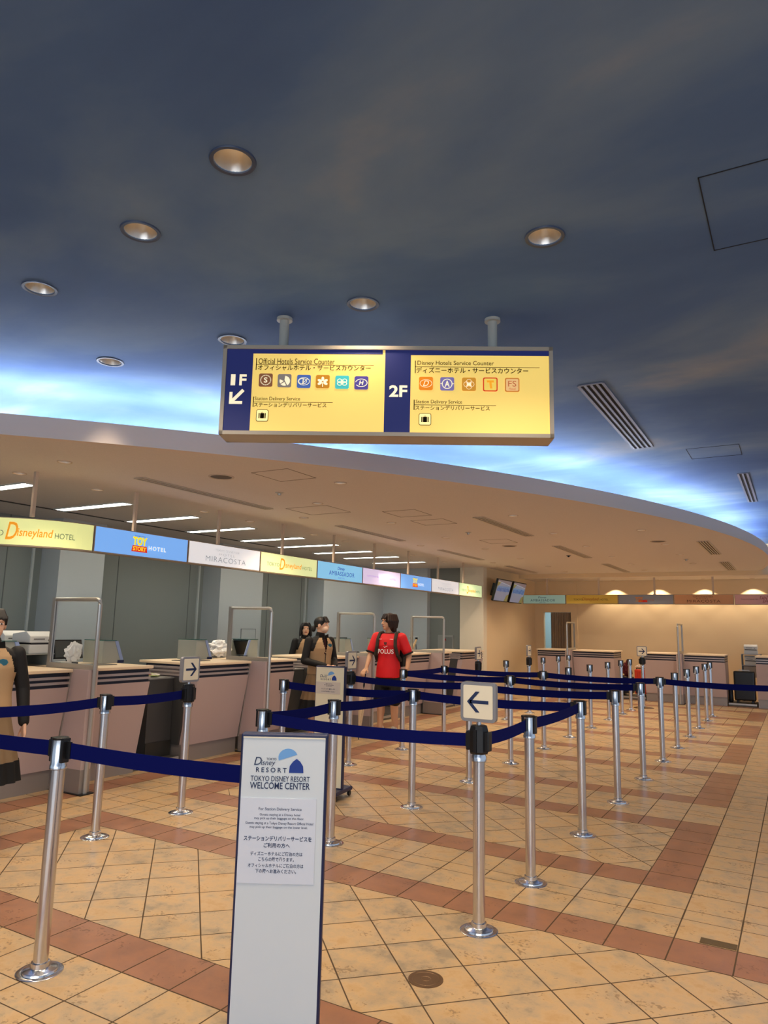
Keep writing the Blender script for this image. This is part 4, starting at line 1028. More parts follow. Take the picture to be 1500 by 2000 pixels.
# ------------------------------------------------------------------ belts
def belt(a, b_, label, sag=0.012, tw0=0.0):
    a = Vector((a[0], a[1], 0)); c = Vector((b_[0], b_[1], 0)); d = (c-a).normalized(); n = Vector((-d.y, d.x, 0))
    # leave from the cassette of each post
    A, Cc = a + d*0.046, c - d*0.046
    bm = B(); N = 24; th = 0.0012; rings = []
    for i in range(N+1):
        t = i/N; p = A.lerp(Cc, t); zc = 0.8985 - sag*4*t*(1-t); h = 0.0325
        rings.append([bm.verts.new(p + n*s*th + Vector((0, 0, zc + q*h))) for s, q in ((-1, -1), (1, -1), (1, 1), (-1, 1))])
    for r0, r1 in zip(rings, rings[1:]):
        for k in range(4): bm.faces.new((r0[k], r0[(k+1) % 4], r1[(k+1) % 4], r1[k]))
    bm.faces.new(rings[0]); bm.faces.new(rings[-1][::-1])
    # black end tongue that clips into the post
    o = obj('barrier_belt', bm, NAVYBELT); tag(o, label, 'belt', 'navy queue belts')
    u = Vector((d.x, d.y, 0))
    for P in (Cc - d*0.014, A + d*0.010):
        q = B()
        vs = [P + u*s*0.012 + n*w_*0.005 + Vector((0, 0, 0.8985 + z*0.036)) for z in (-1, 1) for s, w_ in ((-1, -1), (1, -1), (1, 1), (-1, 1))]
        V = [q.verts.new(p) for p in vs]
        for fq in ((0, 3, 2, 1), (4, 5, 6, 7), (0, 1, 5, 4), (1, 2, 6, 5), (2, 3, 7, 6), (3, 0, 4, 7)): q.faces.new([V[i] for i in fq])
        obj('belt_clip', q, BLACK, o)
    return o
belt((-4.25, 2.11), (-2.85, 2.11), 'navy belt running off the left picture edge to the foreground post')
belt((-2.85, 2.11), (-1.645, 2.22), 'navy belt from the foreground post to behind the welcome sign')
belt((-4.25, 2.60), (-4.25, 3.48), 'navy belt crossing the staff member at the left picture edge')
belt((-4.25, 3.48), (-4.25, 4.27), 'navy belt ending at the arrow sign post left of the welcome sign')
belt((-2.85, 3.50), (-2.85, 4.27), 'short navy belt from the post above the welcome sign to next post')
belt((-2.85, 4.27), (-2.85, 5.46), 'navy belt between the first two middle-row posts behind welcome sign', 0.02)
belt((-2.85, 3.50), (-1.45, 3.51), 'nearest long navy belt, ending at the big left-pointing arrow post', 0.02)
belt((-1.45, 3.51), (-1.45, 4.30), 'navy belt from the big arrow post to the next right-row post')
belt((-1.45, 4.30), (-1.45, 5.47), 'navy belt between the first two right-row posts')
belt((-2.85, 5.46), (-1.45, 5.47), 'navy belt passing behind the big left-pointing arrow sign', 0.02)
belt((-4.25, 5.50), (-2.85, 5.46), 'navy belt passing behind the pale info stand', 0.02)
belt((-4.25, 6.67), (-2.85, 6.65), 'navy belt across the waist of the man in red', 0.02)
belt((-2.85, 6.65), (-1.45, 6.64), 'third navy cross belt of the right queue lanes', 0.02)
belt((-4.25, 7.87), (-2.85, 7.81), 'navy belt from the post before the man in red', 0.02)
belt((-2.85, 7.81), (-1.45, 7.82), 'fourth navy cross belt of the right queue lanes', 0.02)
belt((-4.25, 7.87), (-4.25, 9.05), 'short navy belt just right of the man in red')
belt((-4.25, 9.05), (-2.85, 9.01), 'farthest navy cross belt of the left lanes', 0.02)
belt((-2.85, 9.01), (-1.45, 9.01), 'farthest navy cross belt of the right lanes', 0.02)
belt((-1.45, 9.01), (0.02, 9.01), 'navy belt running off the right picture edge', 0.02)

# ------------------------------------------------------------------ floor fittings
b = B(); lathe(b, [(0.074, 0.0002), (0.074, 0.003), (0.060, 0.003), (0.059, 0.0022), (0.056, 0.0022), (0.055, 0.0032), (0.022, 0.0032), (0.021, 0.0024), (0.018, 0.0024), (0.017, 0.0034)], 40, -1.45, 2.93)
o = obj('floor_socket_cover', b, mat('bronze_cover', (126, 98, 70), 0.4, 0.6)); tag(o, 'round bronze socket cover in the floor in front', 'floor cover')
b = B(); box(b, -0.505, -0.345, 3.965, 4.035, 0.0, 0.002); o = obj('floor_plate', b, mat('dull_brass', (112, 92, 62), 0.5, 0.4, noise=0.3, nscale=60)); tag(o, 'small dull rectangular plate in the floor at right', 'floor cover')

# ------------------------------------------------------------------ welcome stands
def info_stand(loc, rotz, w_, label, near):
    t = thing('info_stand', label, 'sign', loc, rotz); H = 1.105; h = w_/2
    b = B(); box(b, -h, h, -0.022, 0.022, 0.075, H); bevel_all(b, 0.004, 1); obj('board', b, NAVY, t)
    b = B(); box(b, -h+0.008, h-0.008, -0.0245, -0.02, 0.085, H-0.010); obj('front_panel', b, PANELW if near else mat('cream_sign_face', (226, 218, 190), 0.45), t)
    b = B(); box(b, -h+0.008, h-0.008, -0.0275, -0.0245, H-0.0135, H-0.010); obj('panel_edge', b, IVORY, t)
    b = B(); box(b, -h-0.02, h+0.02, -0.16, 0.16, 0.045, 0.078); bevel_all(b, 0.006, 1); obj('base', b, NAVY, t)
    for sx in (-1, 1):
        for sy in (-1, 1):
            b = B(); lathe(b, [(0.02, -0.010), (0.022, -0.007), (0.022, 0.007), (0.02, 0.010)], 16)
            for v in b.verts: v.co = Vector((v.co.z, v.co.x, v.co.y)) + Vector((sx*h, sy*0.13, 0.022))
            box(b, sx*h-0.012, sx*h+0.012, sy*0.13-0.008, sy*0.13+0.008, 0.026, 0.046); obj('caster', b, BLACK, t)
    # printed face: u across (0..1 of the photographed panel width), v metres below the top
    f = plane_f((0, -0.0250, 0), (1, 0, 0), (0, 0, 1), (0, -1, 0), 0.0004)
    f2 = plane_f((0, -0.0250, 0), (1, 0, 0), (0, 0, 1), (0, -1, 0), 0.0010)
    W = w_-0.016; top = H-0.010
    k = W/(714-186)       # metres per pixel of a 4.9x enlargement of the face
    U = lambda px: (px-450)*k
    V = lambda py: top - (py-128)*k*1.02
    lb = mat('light_blue_ink', (112, 166, 220), 0.6); db = mat('deep_blue_ink', (22, 56, 140), 0.6)
    # plain disc segment and a plain blue block with roofs in place of the artwork
    b = B()
    flat(b, circle(U(478), V(250), 62*k, 55*k, 40, 20, 200) , f); obj('disc_mark', b, lb, t)
    b = B(); flat(b, [(U(487), V(341)), (U(580), V(341)), (U(576), V(300)), (U(556), V(272)), (U(534), V(256)), (U(512), V(272)), (U(491), V(300))], f2); obj('hill_mark', b, db, t)
    b = B()
    text(b, 'TOKYO', U(340), U(404), V(268), V(254), f2, weight=0.012)
    text(b, 'D', U(262), U(310), V(298), V(250), f2, shear=0.25, weight=0.0); text(b, 'isney', U(306), U(398), V(308), V(268), f2, shear=0.2)
    text(b, 'RESORT', U(276), U(472), V(341), V(312), f2, weight=0.012, spacing=1.5)
    if near:
        text(b, 'TOKYO DISNEY RESORT', U(244), U(622), V(394), V(362), f2, weight=0.006)
        text(b, 'WELCOME CENTER', U(242), U(624), V(440), V(400), f2, weight=0.010)
    obj('logo_lettering', b, NAVYINK, t)
    b = B()
    if near: box(b, U(178+12), U(666+4), -0.0275, -0.0245, V(990), V(494))
    else: box(b, U(190), U(650), -0.0275, -0.0245, V(560), V(368))
    n = obj('notice_sheet', b, mat('notice_white', (216, 220, 228), 0.35) if near else mat('notice_grey', (206, 196, 184), 0.4), t)
    g = plane_f((0, -0.0282, 0), (1, 0, 0), (0, 0, 1), (0, -1, 0), 0)
    b = B()
    if near:
        for s_, x0, x1, y0, y1, wt in (('For Station Delivery Service', 292, 564, 570, 548, .004), ('Guests staying at a Disney hotel', 300, 556, 600, 583, .004), ('may pick up their baggage on this floor.', 266, 582, 622, 604, .004),
              ('Guests staying at a Tokyo Disney Resort Official Hotel', 212, 640, 652, 632, .004), ('may pick up their baggage on the lower level.', 240, 606, 674, 656, .004),
              ('ステーションデリバリーサービスを', 206, 634, 744, 714, .02), ('ご利用の方へ', 334, 498, 783, 755, .02), ('ディズニーホテルにご宿泊の方は', 252, 580, 830, 806, .012),
              ('こちらの階で承ります。', 304, 528, 862, 838, .012), ('オフィシャルホテルにご宿泊の方は', 240, 588, 898, 874, .012), ('下の階へお進みください。', 288, 544, 930, 906, .012)):
            dx = 14 - (y0-560)*0.0; text(b, s_, U(x0+dx), U(x1+dx), V(y0), V(y1), g, weight=wt)
    else:
        for s_, x0, x1, y0, y1 in (('Please wait here', 380, 500, 402, 388), ('for the next available', 350, 530, 424, 408), ('representative', 385, 495, 446, 430), ('キャストがご案内します', 300, 560, 494, 470), ('こちらでお待ちください', 300, 560, 536, 510)):
            text(b, s_, U(x0), U(x1), V(y0), V(y1), g, weight=.01)
    obj('notice_lettering', b, NAVYINK, n)
    return t
info_stand((-1.500, 1.963, 0), math.radians(29.5), 0.286, 'white welcome center sign stand with navy edge in the foreground', True)
info_stand((-3.62, 5.36, 0), math.radians(7), 0.29, 'cream info stand on casters in front of the masked staff member', False)

# ------------------------------------------------------------------ luggage and far things
def suitcase(loc, rotz, w_, d_, h_, m, label, ribs=6):
    t = thing('suitcase', label, 'suitcase', loc, rotz, 'suitcases in the far counter gaps')
    b = B(); box(b, -w_/2, w_/2, -d_/2, d_/2, 0.045, h_); bevel_all(b, 0.035, 3); obj('shell', b, m, t, False)
    b = B()
    for i in range(ribs):
        x = -w_/2+0.05+(w_-0.1)*i/(ribs-1); box(b, x-0.012, x+0.012, -d_/2-0.008, -d_/2+0.004, 0.10, h_-0.06)
    obj('ribs', b, m, t)
    b = B(); box(b, -0.10, 0.10, -0.012, 0.012, h_+0.012, h_+0.026); box(b, -0.10, -0.085, -0.012, 0.012, h_-0.01, h_+0.02); box(b, 0.085, 0.10, -0.012, 0.012, h_-0.01, h_+0.02); obj('handle', b, STEEL if m == MATS.get('black_shell') else BLACK, t)
    for sx in (-1, 1):
        b = B(); box(b, sx*(w_/2-0.06)-0.02, sx*(w_/2-0.06)+0.02, -d_/2+0.03, d_/2-0.03, 0.0, 0.05); obj('wheel', b, BLACK, t)
mat('black_shell', (14, 14, 16), 0.25); mat('red_shell', (206, 60, 28), 0.35)
suitcase((-1.05, 16.95, 0.064), 0, 0.40, 0.26, 0.64, MATS['black_shell'], 'large ribbed black suitcase in the far counter gap')
suitcase((-3.12, 16.95, 0.064), 0, 0.24, 0.24, 0.58, MATS['red_shell'], 'orange-red suitcase in the far counter gap', 4)
suitcase((-3.42, 16.98, 0.064), 0, 0.26, 0.24, 0.40, mat('navy_shell', (22, 24, 44), 0.4), 'dark low suitcase beside the orange-red one', 4)
crumple((-3.42, 16.98, 0.064+0.43+0.13), (0.09, 0.10, 0.16), 'dark red bundle on top of the dark low suitcase', mat('dark_red_cloth', (92, 24, 28), 0.8), seed=5)
crumple((-3.12, 16.95, 0.064+0.61+0.03), (0.09, 0.06, 0.03), 'white cloth on top of the orange-red suitcase', mat('white_cloth', (226, 212, 196), 0.8), seed=6)
bpy.data.objects['plastic_bag.003'].name = 'cloth_bundle'; bpy.data.objects['plastic_bag.004'].name = 'white_cloth'
for nme, ct in (('cloth_bundle', 'bundle'), ('white_cloth', 'cloth')):
    bpy.data.objects[nme]['category'] = ct; del bpy.data.objects[nme]['group']
b = B(); lathe(b, [(0.035, 0.064), (0.048, 0.10), (0.045, 0.30), (0.015, 0.34)], 14, -1.315, 16.85); o = obj('duffel_bag', b, BLACK, smooth=True); tag(o, 'small black bag left of the large black suitcase', 'bag')
t = thing('printer_rack', 'grey steel rack holding two printers by the right picture edge', 'rack', (-0.93, 17.55, 0), 0)
for sx in (-0.19, 0.17):
    b = B(); box(b, sx, sx+0.025, -0.12, 0.14, 0, 1.047); obj('upright', b, mat('rack_blue_grey', (78, 90, 100), 0.4), t)
for z in (0.56, 0.80, 1.035): b = B(); box(b, -0.19, 0.195, -0.14, 0.14, z, z+0.012); obj('shelf', b, GREYFR, t)
b = B(); box(b, -0.15, 0.16, -0.13, 0.10, 0.572, 0.79); obj('drawer_unit', b, mat('drawer_grey', (150, 144, 136), 0.5), t)
printer((-0.93, 17.55, 0.812), 0, 'white printer on the middle shelf of the far rack', 'printers on the far rack')
bpy.data.objects[-1] if False else None
printer((-0.93, 17.55, 1.047), 0, 'white printer on top of the far rack', 'printers on the far rack')

# ------------------------------------------------------------------ people
def remesh(bm, vox, sm=6):
    me = bpy.data.meshes.new('tmp'); bmesh.ops.recalc_face_normals(bm, faces=bm.faces); bm.to_mesh(me); bm.free()
    o = bpy.data.objects.new('tmp', me); COL.objects.link(o)
    m = o.modifiers.new('r', 'REMESH'); m.mode = 'VOXEL'; m.voxel_size = vox; m.use_smooth_shade = True
    s = o.modifiers.new('s', 'SMOOTH'); s.iterations = sm; s.factor = 0.5
    dg = bpy.context.evaluated_depsgraph_get(); new = bpy.data.meshes.new_from_object(o.evaluated_get(dg))
    bpy.data.objects.remove(o); bpy.data.meshes.remove(me)
    new.shade_smooth()
    return new
def mobj(name, me, m, parent):
    me.name = name; me.materials.clear()
    for x in (m if isinstance(m, list) else [m]): me.materials.append(x)
    o = bpy.data.objects.new(name, me); COL.objects.link(o); o.parent = parent; return o
def capsule(bm, a, b, r0, r1, seg=14, nr=4, flatn=1.0):
    a, b = Vector(a), Vector(b); d = (b-a); L = d.length; d = d.normalized() if L > 1e-6 else Vector((0, 0, 1))
    x = d.cross(Vector((0, 1, 0.01))).normalized(); y = d.cross(x)
    rings = []
    prof = [(-r0*math.cos(t), r0*math.sin(t)) for t in [PI/2*i/nr for i in range(1, nr+1)]] + [(L + r1*math.sin(t), r1*math.cos(t)) for t in [PI/2*i/nr for i in range(0, nr)]]
    for s, r in prof:
        rings.append([bm.verts.new(a + d*s + x*r*math.cos(2*PI*k/seg) + y*r*flatn*math.sin(2*PI*k/seg)) for k in range(seg)])
    for A, C in zip(rings, rings[1:]):
        for k in range(seg): bm.faces.new((A[k], A[(k+1) % seg], C[(k+1) % seg], C[k]))
    p0 = bm.verts.new(a - d*r0); p1 = bm.verts.new(b + d*r1)
    for k in range(seg):
        bm.faces.new((p0, rings[0][(k+1) % seg], rings[0][k])); bm.faces.new((p1, rings[-1][k], rings[-1][(k+1) % seg]))
def ell(bm, c, r, rot=None):
    q = bmesh.ops.create_icosphere(bm, subdivisions=3, radius=1)['verts']
    for v in q:
        p = Vector((v.co.x*r[0], v.co.y*r[1], v.co.z*r[2]))
        if rot is not None: p = rot @ p
        v.co = p + Vector(c)
def loft(bm, rings, seg=28, pleat=None):
    """rings: (cx, cy, z, rx, ry)"""
    R = []
    for cx, cy, z, rx, ry in rings:
        row = []
        for k in range(seg):
            t = 2*PI*k/seg; q = 1.0
            if pleat: q = 1 + pleat[0]*math.sin(pleat[1]*t)*max(0, min(1, (pleat[2]-z)/pleat[3]))
            row.append(bm.verts.new((cx + rx*q*math.cos(t), cy + ry*q*math.sin(t), z)))
        R.append(row)
    for A, C in zip(R, R[1:]):
        for k in range(seg): bm.faces.new((A[k], A[(k+1) % seg], C[(k+1) % seg], C[k]))
    bm.faces.new(R[0][::-1]); bm.faces.new(R[-1])
SKIN = mat('skin', (222, 176, 146), 0.5); SKINM = mat('skin_tan', (208, 160, 126), 0.5); LIP = mat('lips', (176, 96, 86), 0.5); EYE_W = mat('eye_white', (230, 226, 220), 0.3); EYE_D = mat('eye_dark', (30, 22, 20), 0.3)
HAIR = mat('dark_hair', (24, 19, 18), 0.45); HAIRB = mat('brown_hair', (42, 26, 20), 0.45)
def rz(a): return Matrix.Rotation(a, 3, 'Z')
def hand(bm, wrist, d, palm_n, s, curl):
    """palm and five separate fingers; d = pointing direction, palm_n = palm normal"""
    d = Vector(d).normalized(); n = Vector(palm_n); n = (n - d*n.dot(d)).normalized(); side = d.cross(n)
    w0 = Vector(wrist); k = s
    for i in range(-1, 2): capsule(bm, w0 + side*i*0.020*k, w0 + d*0.078*k + side*i*0.026*k, 0.014*k, 0.0125*k, 10, 3)
    for i, L in enumerate((0.070, 0.080, 0.075, 0.058)):
        o = w0 + d*0.082*k + side*(1.5-i)*0.021*k; cur = d.copy(); p = o
        for j, f in enumerate((0.45, 0.32, 0.23)):
            cur = (cur*math.cos(curl*(0.6+0.4*j)) + n*math.sin(curl*(0.6+0.4*j))).normalized() if j >= 0 else cur
            q = p + cur*L*f*k; capsule(bm, p, q, 0.0088*k*(1-0.06*j), 0.0082*k*(1-0.08*j), 8, 3); p = q
    p = w0 + d*0.022*k + side*0.026*k; c1 = (d*0.7 + side*0.75 + n*0.25).normalized(); q = p + c1*0.042*k; capsule(bm, p, q, 0.012*k, 0.010*k, 8, 3)
    c2 = (d*0.9 + side*0.25 + n*0.3).normalized(); capsule(bm, q, q + c2*0.032*k, 0.010*k, 0.0085*k, 8, 3)
def head_shapes(bm, s, hz, rot, c):
    """skull, jaw, nose, ears, neck join; the face looks along local +y of rot"""
    def P(x, y, z): return Vector(c) + rot @ Vector((x*s, y*s, z*s))
    ell(bm, P(0, -0.008, 0.022), (0.074*s, 0.092*s, 0.094*s), rot)
    ell(bm, P(0, 0.030, -0.030), (0.058*s, 0.058*s, 0.078*s), rot)
    ell(bm, P(0, 0.062, -0.082), (0.030*s, 0.026*s, 0.026*s), rot)
    capsule(bm, P(0, 0.084, 0.022), P(0, 0.104, -0.020), 0.008*s, 0.013*s, 10, 3); ell(bm, P(0, 0.098, -0.026), (0.018*s, 0.013*s, 0.010*s), rot)
    ell(bm, P(0, 0.084, -0.056), (0.024*s, 0.012*s, 0.011*s), rot)
    ell(bm, P(0, 0.078, 0.036), (0.052*s, 0.018*s, 0.014*s), rot)
    for q in (-1, 1): ell(bm, P(q*0.076, -0.006, -0.006), (0.010*s, 0.022*s, 0.032*s), rot)
def face_parts(t, s, rot, c, lips=True):
    def P(x, y, z): return Vector(c) + rot @ Vector((x*s, y*s, z*s))
    for q in (-1, 1):
        b = B(); ell(b, P(q*0.030, 0.080, 0.010), (0.0145*s, 0.008*s, 0.0068*s), rot); e = obj('eye', b, EYE_W, t, True)
        b = B(); ell(b, P(q*0.030, 0.0855, 0.010), (0.0068*s, 0.0045*s, 0.0068*s), rot); obj('iris', b, EYE_D, e, True)
        b = B(); capsule(b, P(q*0.016, 0.089, 0.034), P(q*0.046, 0.080, 0.036), 0.0045*s, 0.0035*s, 8, 2); obj('eyebrow', b, HAIR, t, True)
    if lips:
        b = B(); capsule(b, P(-0.017, 0.089, -0.055), P(0.017, 0.089, -0.055), 0.0075*s, 0.0075*s, 10, 3); obj('mouth', b, LIP, t, True)
def person(label, loc, heading, h, skin, head_yaw, arms, hands, clothes, hair_fn, lips=True, legs=None, hand_s=1.0):
    """heading: world angle the chest faces; local frame: chest faces +y, right hand at +x; returns the Empty"""
    t = thing('person', label, 'person', (loc[0], loc[1], loc[2]), heading - PI/2)
    Z = lambda f: f*h
    hc = Vector((0, 0.012*h, 0.927*h)); hs = h/1.70; hr = rz(head_yaw)
    b = B()
    loft(b, [(0, 0, Z(.49), .085*h, .062*h), (0, 0, Z(.54), .092*h, .066*h), (0, 0, Z(.60), .078*h, .056*h), (0, .002*h, Z(.66), .078*h, .054*h), (0, .004*h, Z(.74), .090*h, .060*h), (0, 0, Z(.79), .092*h, .054*h), (0, -.004*h, Z(.815), .070*h, .044*h), (0, -.004*h, Z(.835), .036*h, .034*h)])
    capsule(b, (0, -.004*h, Z(.80)), (0, 0.004*h, Z(.885)), .034*h, .030*h)
    head_shapes(b, hs, h, hr, hc)
    legs = legs or {}
    for q in (-1, 1):
        hip = Vector((q*.050*h, 0, Z(.50))); kn = Vector(legs.get(('k', q), (q*.055*h, .012*h, Z(.285)))); an = Vector(legs.get(('a', q), (q*.058*h, -.004*h, Z(.05))))
        capsule(b, hip, kn, .050*h, .034*h); capsule(b, kn, an, .034*h, .022*h); ell(b, kn.lerp(an, .3) + Vector((0, -.012*h, 0)), (.031*h, .033*h, .075*h))
        capsule(b, an + Vector((0, -.018*h, -.018*h)), an + Vector((q*.012*h, .085*h, -.028*h)), .024*h, .017*h)
        sh = Vector((q*.108*h, -.004*h, Z(.80))); el, wr = Vector(arms[q][0])*h, Vector(arms[q][1])*h
        capsule(b, sh, el, .032*h, .023*h); capsule(b, el, wr, .023*h, .0145*h)
        hd = hands[q]; hand(b, wr, hd[0], hd[1], hand_s*hs, hd[2])
    mobj('body', remesh(b, 0.0055, 3), skin, t)
    face_parts(t, hs, hr, hc, lips)
    hair_fn(t, hs, hr, hc)
    clothes(t, h, arms)
    return t
def cloth(t, name, fn, m, vox=0.008, sm=5):
    b = B(); fn(b); return mobj(name, remesh(b, vox, sm), m, t)
def sleeve(b, h, arms, q, frac, r0, r1):
    sh = Vector((q*.108*h, -.004*h, .80*h)); el, wr = Vector(arms[q][0])*h, Vector(arms[q][1])*h
    if frac <= 0.5: capsule(b, sh, sh.lerp(el, frac*2), r0*h, r1*h)
    else: capsule(b, sh, el, r0*h, (r0+r1)/2*h); capsule(b, el, el.lerp(wr, (frac-.5)*2), (r0+r1)/2*h, r1*h)
def torso(b, h, k=1.0, z0=.50, flare=0.0):
    R = [(0, 0, z0*h, (.092+flare)*h*k, (.068+flare*.7)*h*k), (0, 0, .56*h, (.090+flare*.5)*h*k, .067*h*k), (0, .002*h, .62*h, .084*h*k, .061*h*k), (0, .004*h, .68*h, .086*h*k, .062*h*k), (0, .005*h, .74*h, .098*h*k, .068*h*k), (0, 0, .785*h, .104*h*k, .062*h*k), (0, -.004*h, .815*h, .086*h*k, .052*h*k), (0, -.004*h, .836*h, .048*h*k, .044*h*k)]
    loft(b, [r for r in R if r[2] >= z0*h - 1e-6], 32)
def direction_to_camera(x, y): return math.atan2(-y, -x)

# --- the man in the red shirt
MX, MY = -4.875, 8.60
def hair_man(t, s, rot, c):
    def P(x, y, z): return Vector(c) + rot @ Vector((x*s, y*s, z*s))
    def f(b):
        ell(b, P(0, -0.016, 0.038), (0.092*s, 0.102*s, 0.096*s), rot)
        for q in (-1, 1):
            for i in range(6):
                a = -0.10 + 0.155*i/5; x = q*(0.050 + 0.040*math.sqrt(max(0, 1-((a+0.01)/0.12)**2)))
                capsule(b, P(x*0.62, a*0.72-0.008, 0.098), P(x*0.98, a*0.9-0.008, 0.02), 0.026*s, 0.025*s, 8, 3); capsule(b, P(x*0.98, a*0.9-0.008, 0.02), P(x*0.90, a*0.82-0.014, -0.075 - 0.016*((i*7) % 3) + (0.045 if i > 4 else 0)), 0.025*s, 0.010*s, 8, 3)
        ell(b, P(0, -0.048, -0.022), (0.089*s, 0.070*s, 0.120*s), rot)
        for i, x in enumerate((-0.062, -0.035, -0.008, 0.02, 0.048, 0.066)): capsule(b, P(x, -0.085+0.02*(abs(x) > .05), -0.07), P(x*1.15, -0.100+0.03*(abs(x) > .05), -0.135-0.014*(i % 2)), 0.024*s, 0.007*s, 8, 3)
        for i, x in enumerate((-0.055, -0.03, -0.005, 0.02, 0.045, 0.062)): capsule(b, P(x*0.7, 0.055, 0.105), P(x*1.05, 0.088, 0.055-0.012*(i % 2)), 0.020*s, 0.009*s, 8, 3)
    cloth(t, 'hair', f, HAIRB, 0.005, 1)
RED = mat('red_shirt', (214, 20, 30), 0.6, noise=0.12, nscale=9); SHORTS = mat('black_cloth', (16, 16, 18), 0.85); SHOE = mat('grey_sneaker', (196, 188, 176), 0.6); STRAP = mat('dark_strap', (52, 44, 36), 0.8); WHITEI = mat('white_print', (236, 232, 228), 0.6)
def clothes_man(t, h, arms):
    def shirt(b):
        torso(b, h, 1.10, .475, .006)
        for q in (-1, 1): sleeve(b, h, arms, q, 0.36, .046, .042)
    sh = cloth(t, 'shirt', shirt, RED, 0.008, 5)
    for q in (-1, 1):
        a = Vector((q*.108*h, -.004*h, .80*h)); e = Vector(arms[q][0])*h
        cloth(t, 'sleeve_cuff', lambda b: tube(b, [a.lerp(e, .84), a.lerp(e, .93)], .0455*h, 20), SHORTS, 0.006, 2)
    cloth(t, 'collar', lambda b: loft(b, [(0, 0, .828*h, .047*h, .045*h), (0, -.002*h, .842*h, .043*h, .041*h)], 24), SHORTS, 0.006, 2)
    # writing on the chest, laid on the curved cloth
    R = .0745*h*1.10; 
    def chest(u, v):
        x = u; rx, ry = .098*h*1.10, .0705*h*1.10
        return Vector((-x, 0.005*h + ry*math.sqrt(max(0.05, 1-(x/rx)**2)) + 0.011, v))
    b = B(); text(b, 'POLUS', -.068*h, .068*h, .672*h, .708*h, chest, weight=0.010)
    text(b, 'POLUS', -.062*h, -.036*h, .785*h, .793*h, lambda u, v: chest(u, v) + Vector((0, -.006, 0)), weight=0.02); text(b, 'POLUS', .036*h, .062*h, .785*h, .793*h, lambda u, v: chest(u, v) + Vector((0, -.006, 0)), weight=0.02)
    poly_stroke(b, [(-.014*h, .728*h), (-.006*h, .722*h), (.018*h, .735*h)], .004*h, chest)
    obj('chest_print', b, WHITEI, sh)
    b = B(); flat(b, [(-.014*h, .765*h), (.014*h, .765*h), (.012*h, .75*h), (0, .738*h), (-.012*h, .75*h)], chest); obj('chest_emblem', b, mat('emblem_dark', (92, 40, 40), 0.6), sh)
    def shorts(b):
        loft(b, [(0, 0, .40*h, .098*h, .070*h), (0, 0, .47*h, .099*h, .072*h), (0, 0, .53*h, .092*h, .066*h)], 28)
        for q in (-1, 1): capsule(b, (q*.050*h, 0, .47*h), (q*.062*h, .010*h, .305*h), .060*h, .060*h)
    cloth(t, 'shorts', shorts, SHORTS, 0.009, 5)
    for q in (-1, 1):
        def shoe(b):
            capsule(b, (q*.058*h, -.022*h, .028*h), (q*.072*h, .085*h, .022*h), .031*h, .028*h); capsule(b, (q*.058*h, -.010*h, .03*h), (q*.058*h, -.006*h, .065*h), .030*h, .028*h)
            for v in b.verts: v.co.z = max(v.co.z, 0.004)
        s_ = cloth(t, 'shoe', shoe, SHOE, 0.007, 3)
        b = B(); prism(b, [(q*.058*h + .033*h*math.cos(a), .032*h + .090*h*math.sin(a)) for a in [2*PI*i/20 for i in range(20)]], 'z', 0.0, 0.014); obj('sole', b, SHORTS, s_)
    for q in (-1, 1):
        def strap(b):
            pts = [(q*.062*h, -.075*h, .775*h), (q*.070*h, -.040*h, .842*h), (q*.072*h, .020*h, .835*h), (q*.076*h, .060*h, .79*h), (q*.080*h, .070*h, .73*h), (q*.096*h, .052*h, .66*h), (q*.104*h, .0, .62*h)]
            for a, c in zip(pts, pts[1:]): capsule(b, a, c, .015*h, .015*h, 10, 3)
        cloth(t, 'backpack_strap', strap, STRAP, 0.006, 3)
    b = B(); box(b, -.10*h, .10*h, -.185*h, -.072*h, .56*h, .81*h); bevel_all(b, .03, 3); obj('backpack', b, SHORTS, t, False)
man_arms = {1: ((.152, .035, .66), (.152, .120, .545)), -1: ((-.172, -.020, .655), (-.168, .035, .505))}
man_hands = {1: ((0.15, 0.9, -0.45), (-0.1, -0.3, -1), 0.75), -1: ((-0.0, 0.25, -1), (1, 0.2, 0), 0.35)}
ca = direction_to_camera(MX, MY)
person('person with long dark hair in a red football shirt and black shorts, holding an umbrella', (MX, MY, 0), ca - 0.34, 1.64, SKINM, -0.78, man_arms, man_hands, clothes_man, hair_man,
       legs={('a', 1): (.098, .02, .085), ('a', -1): (-.105, -.03, .085)})

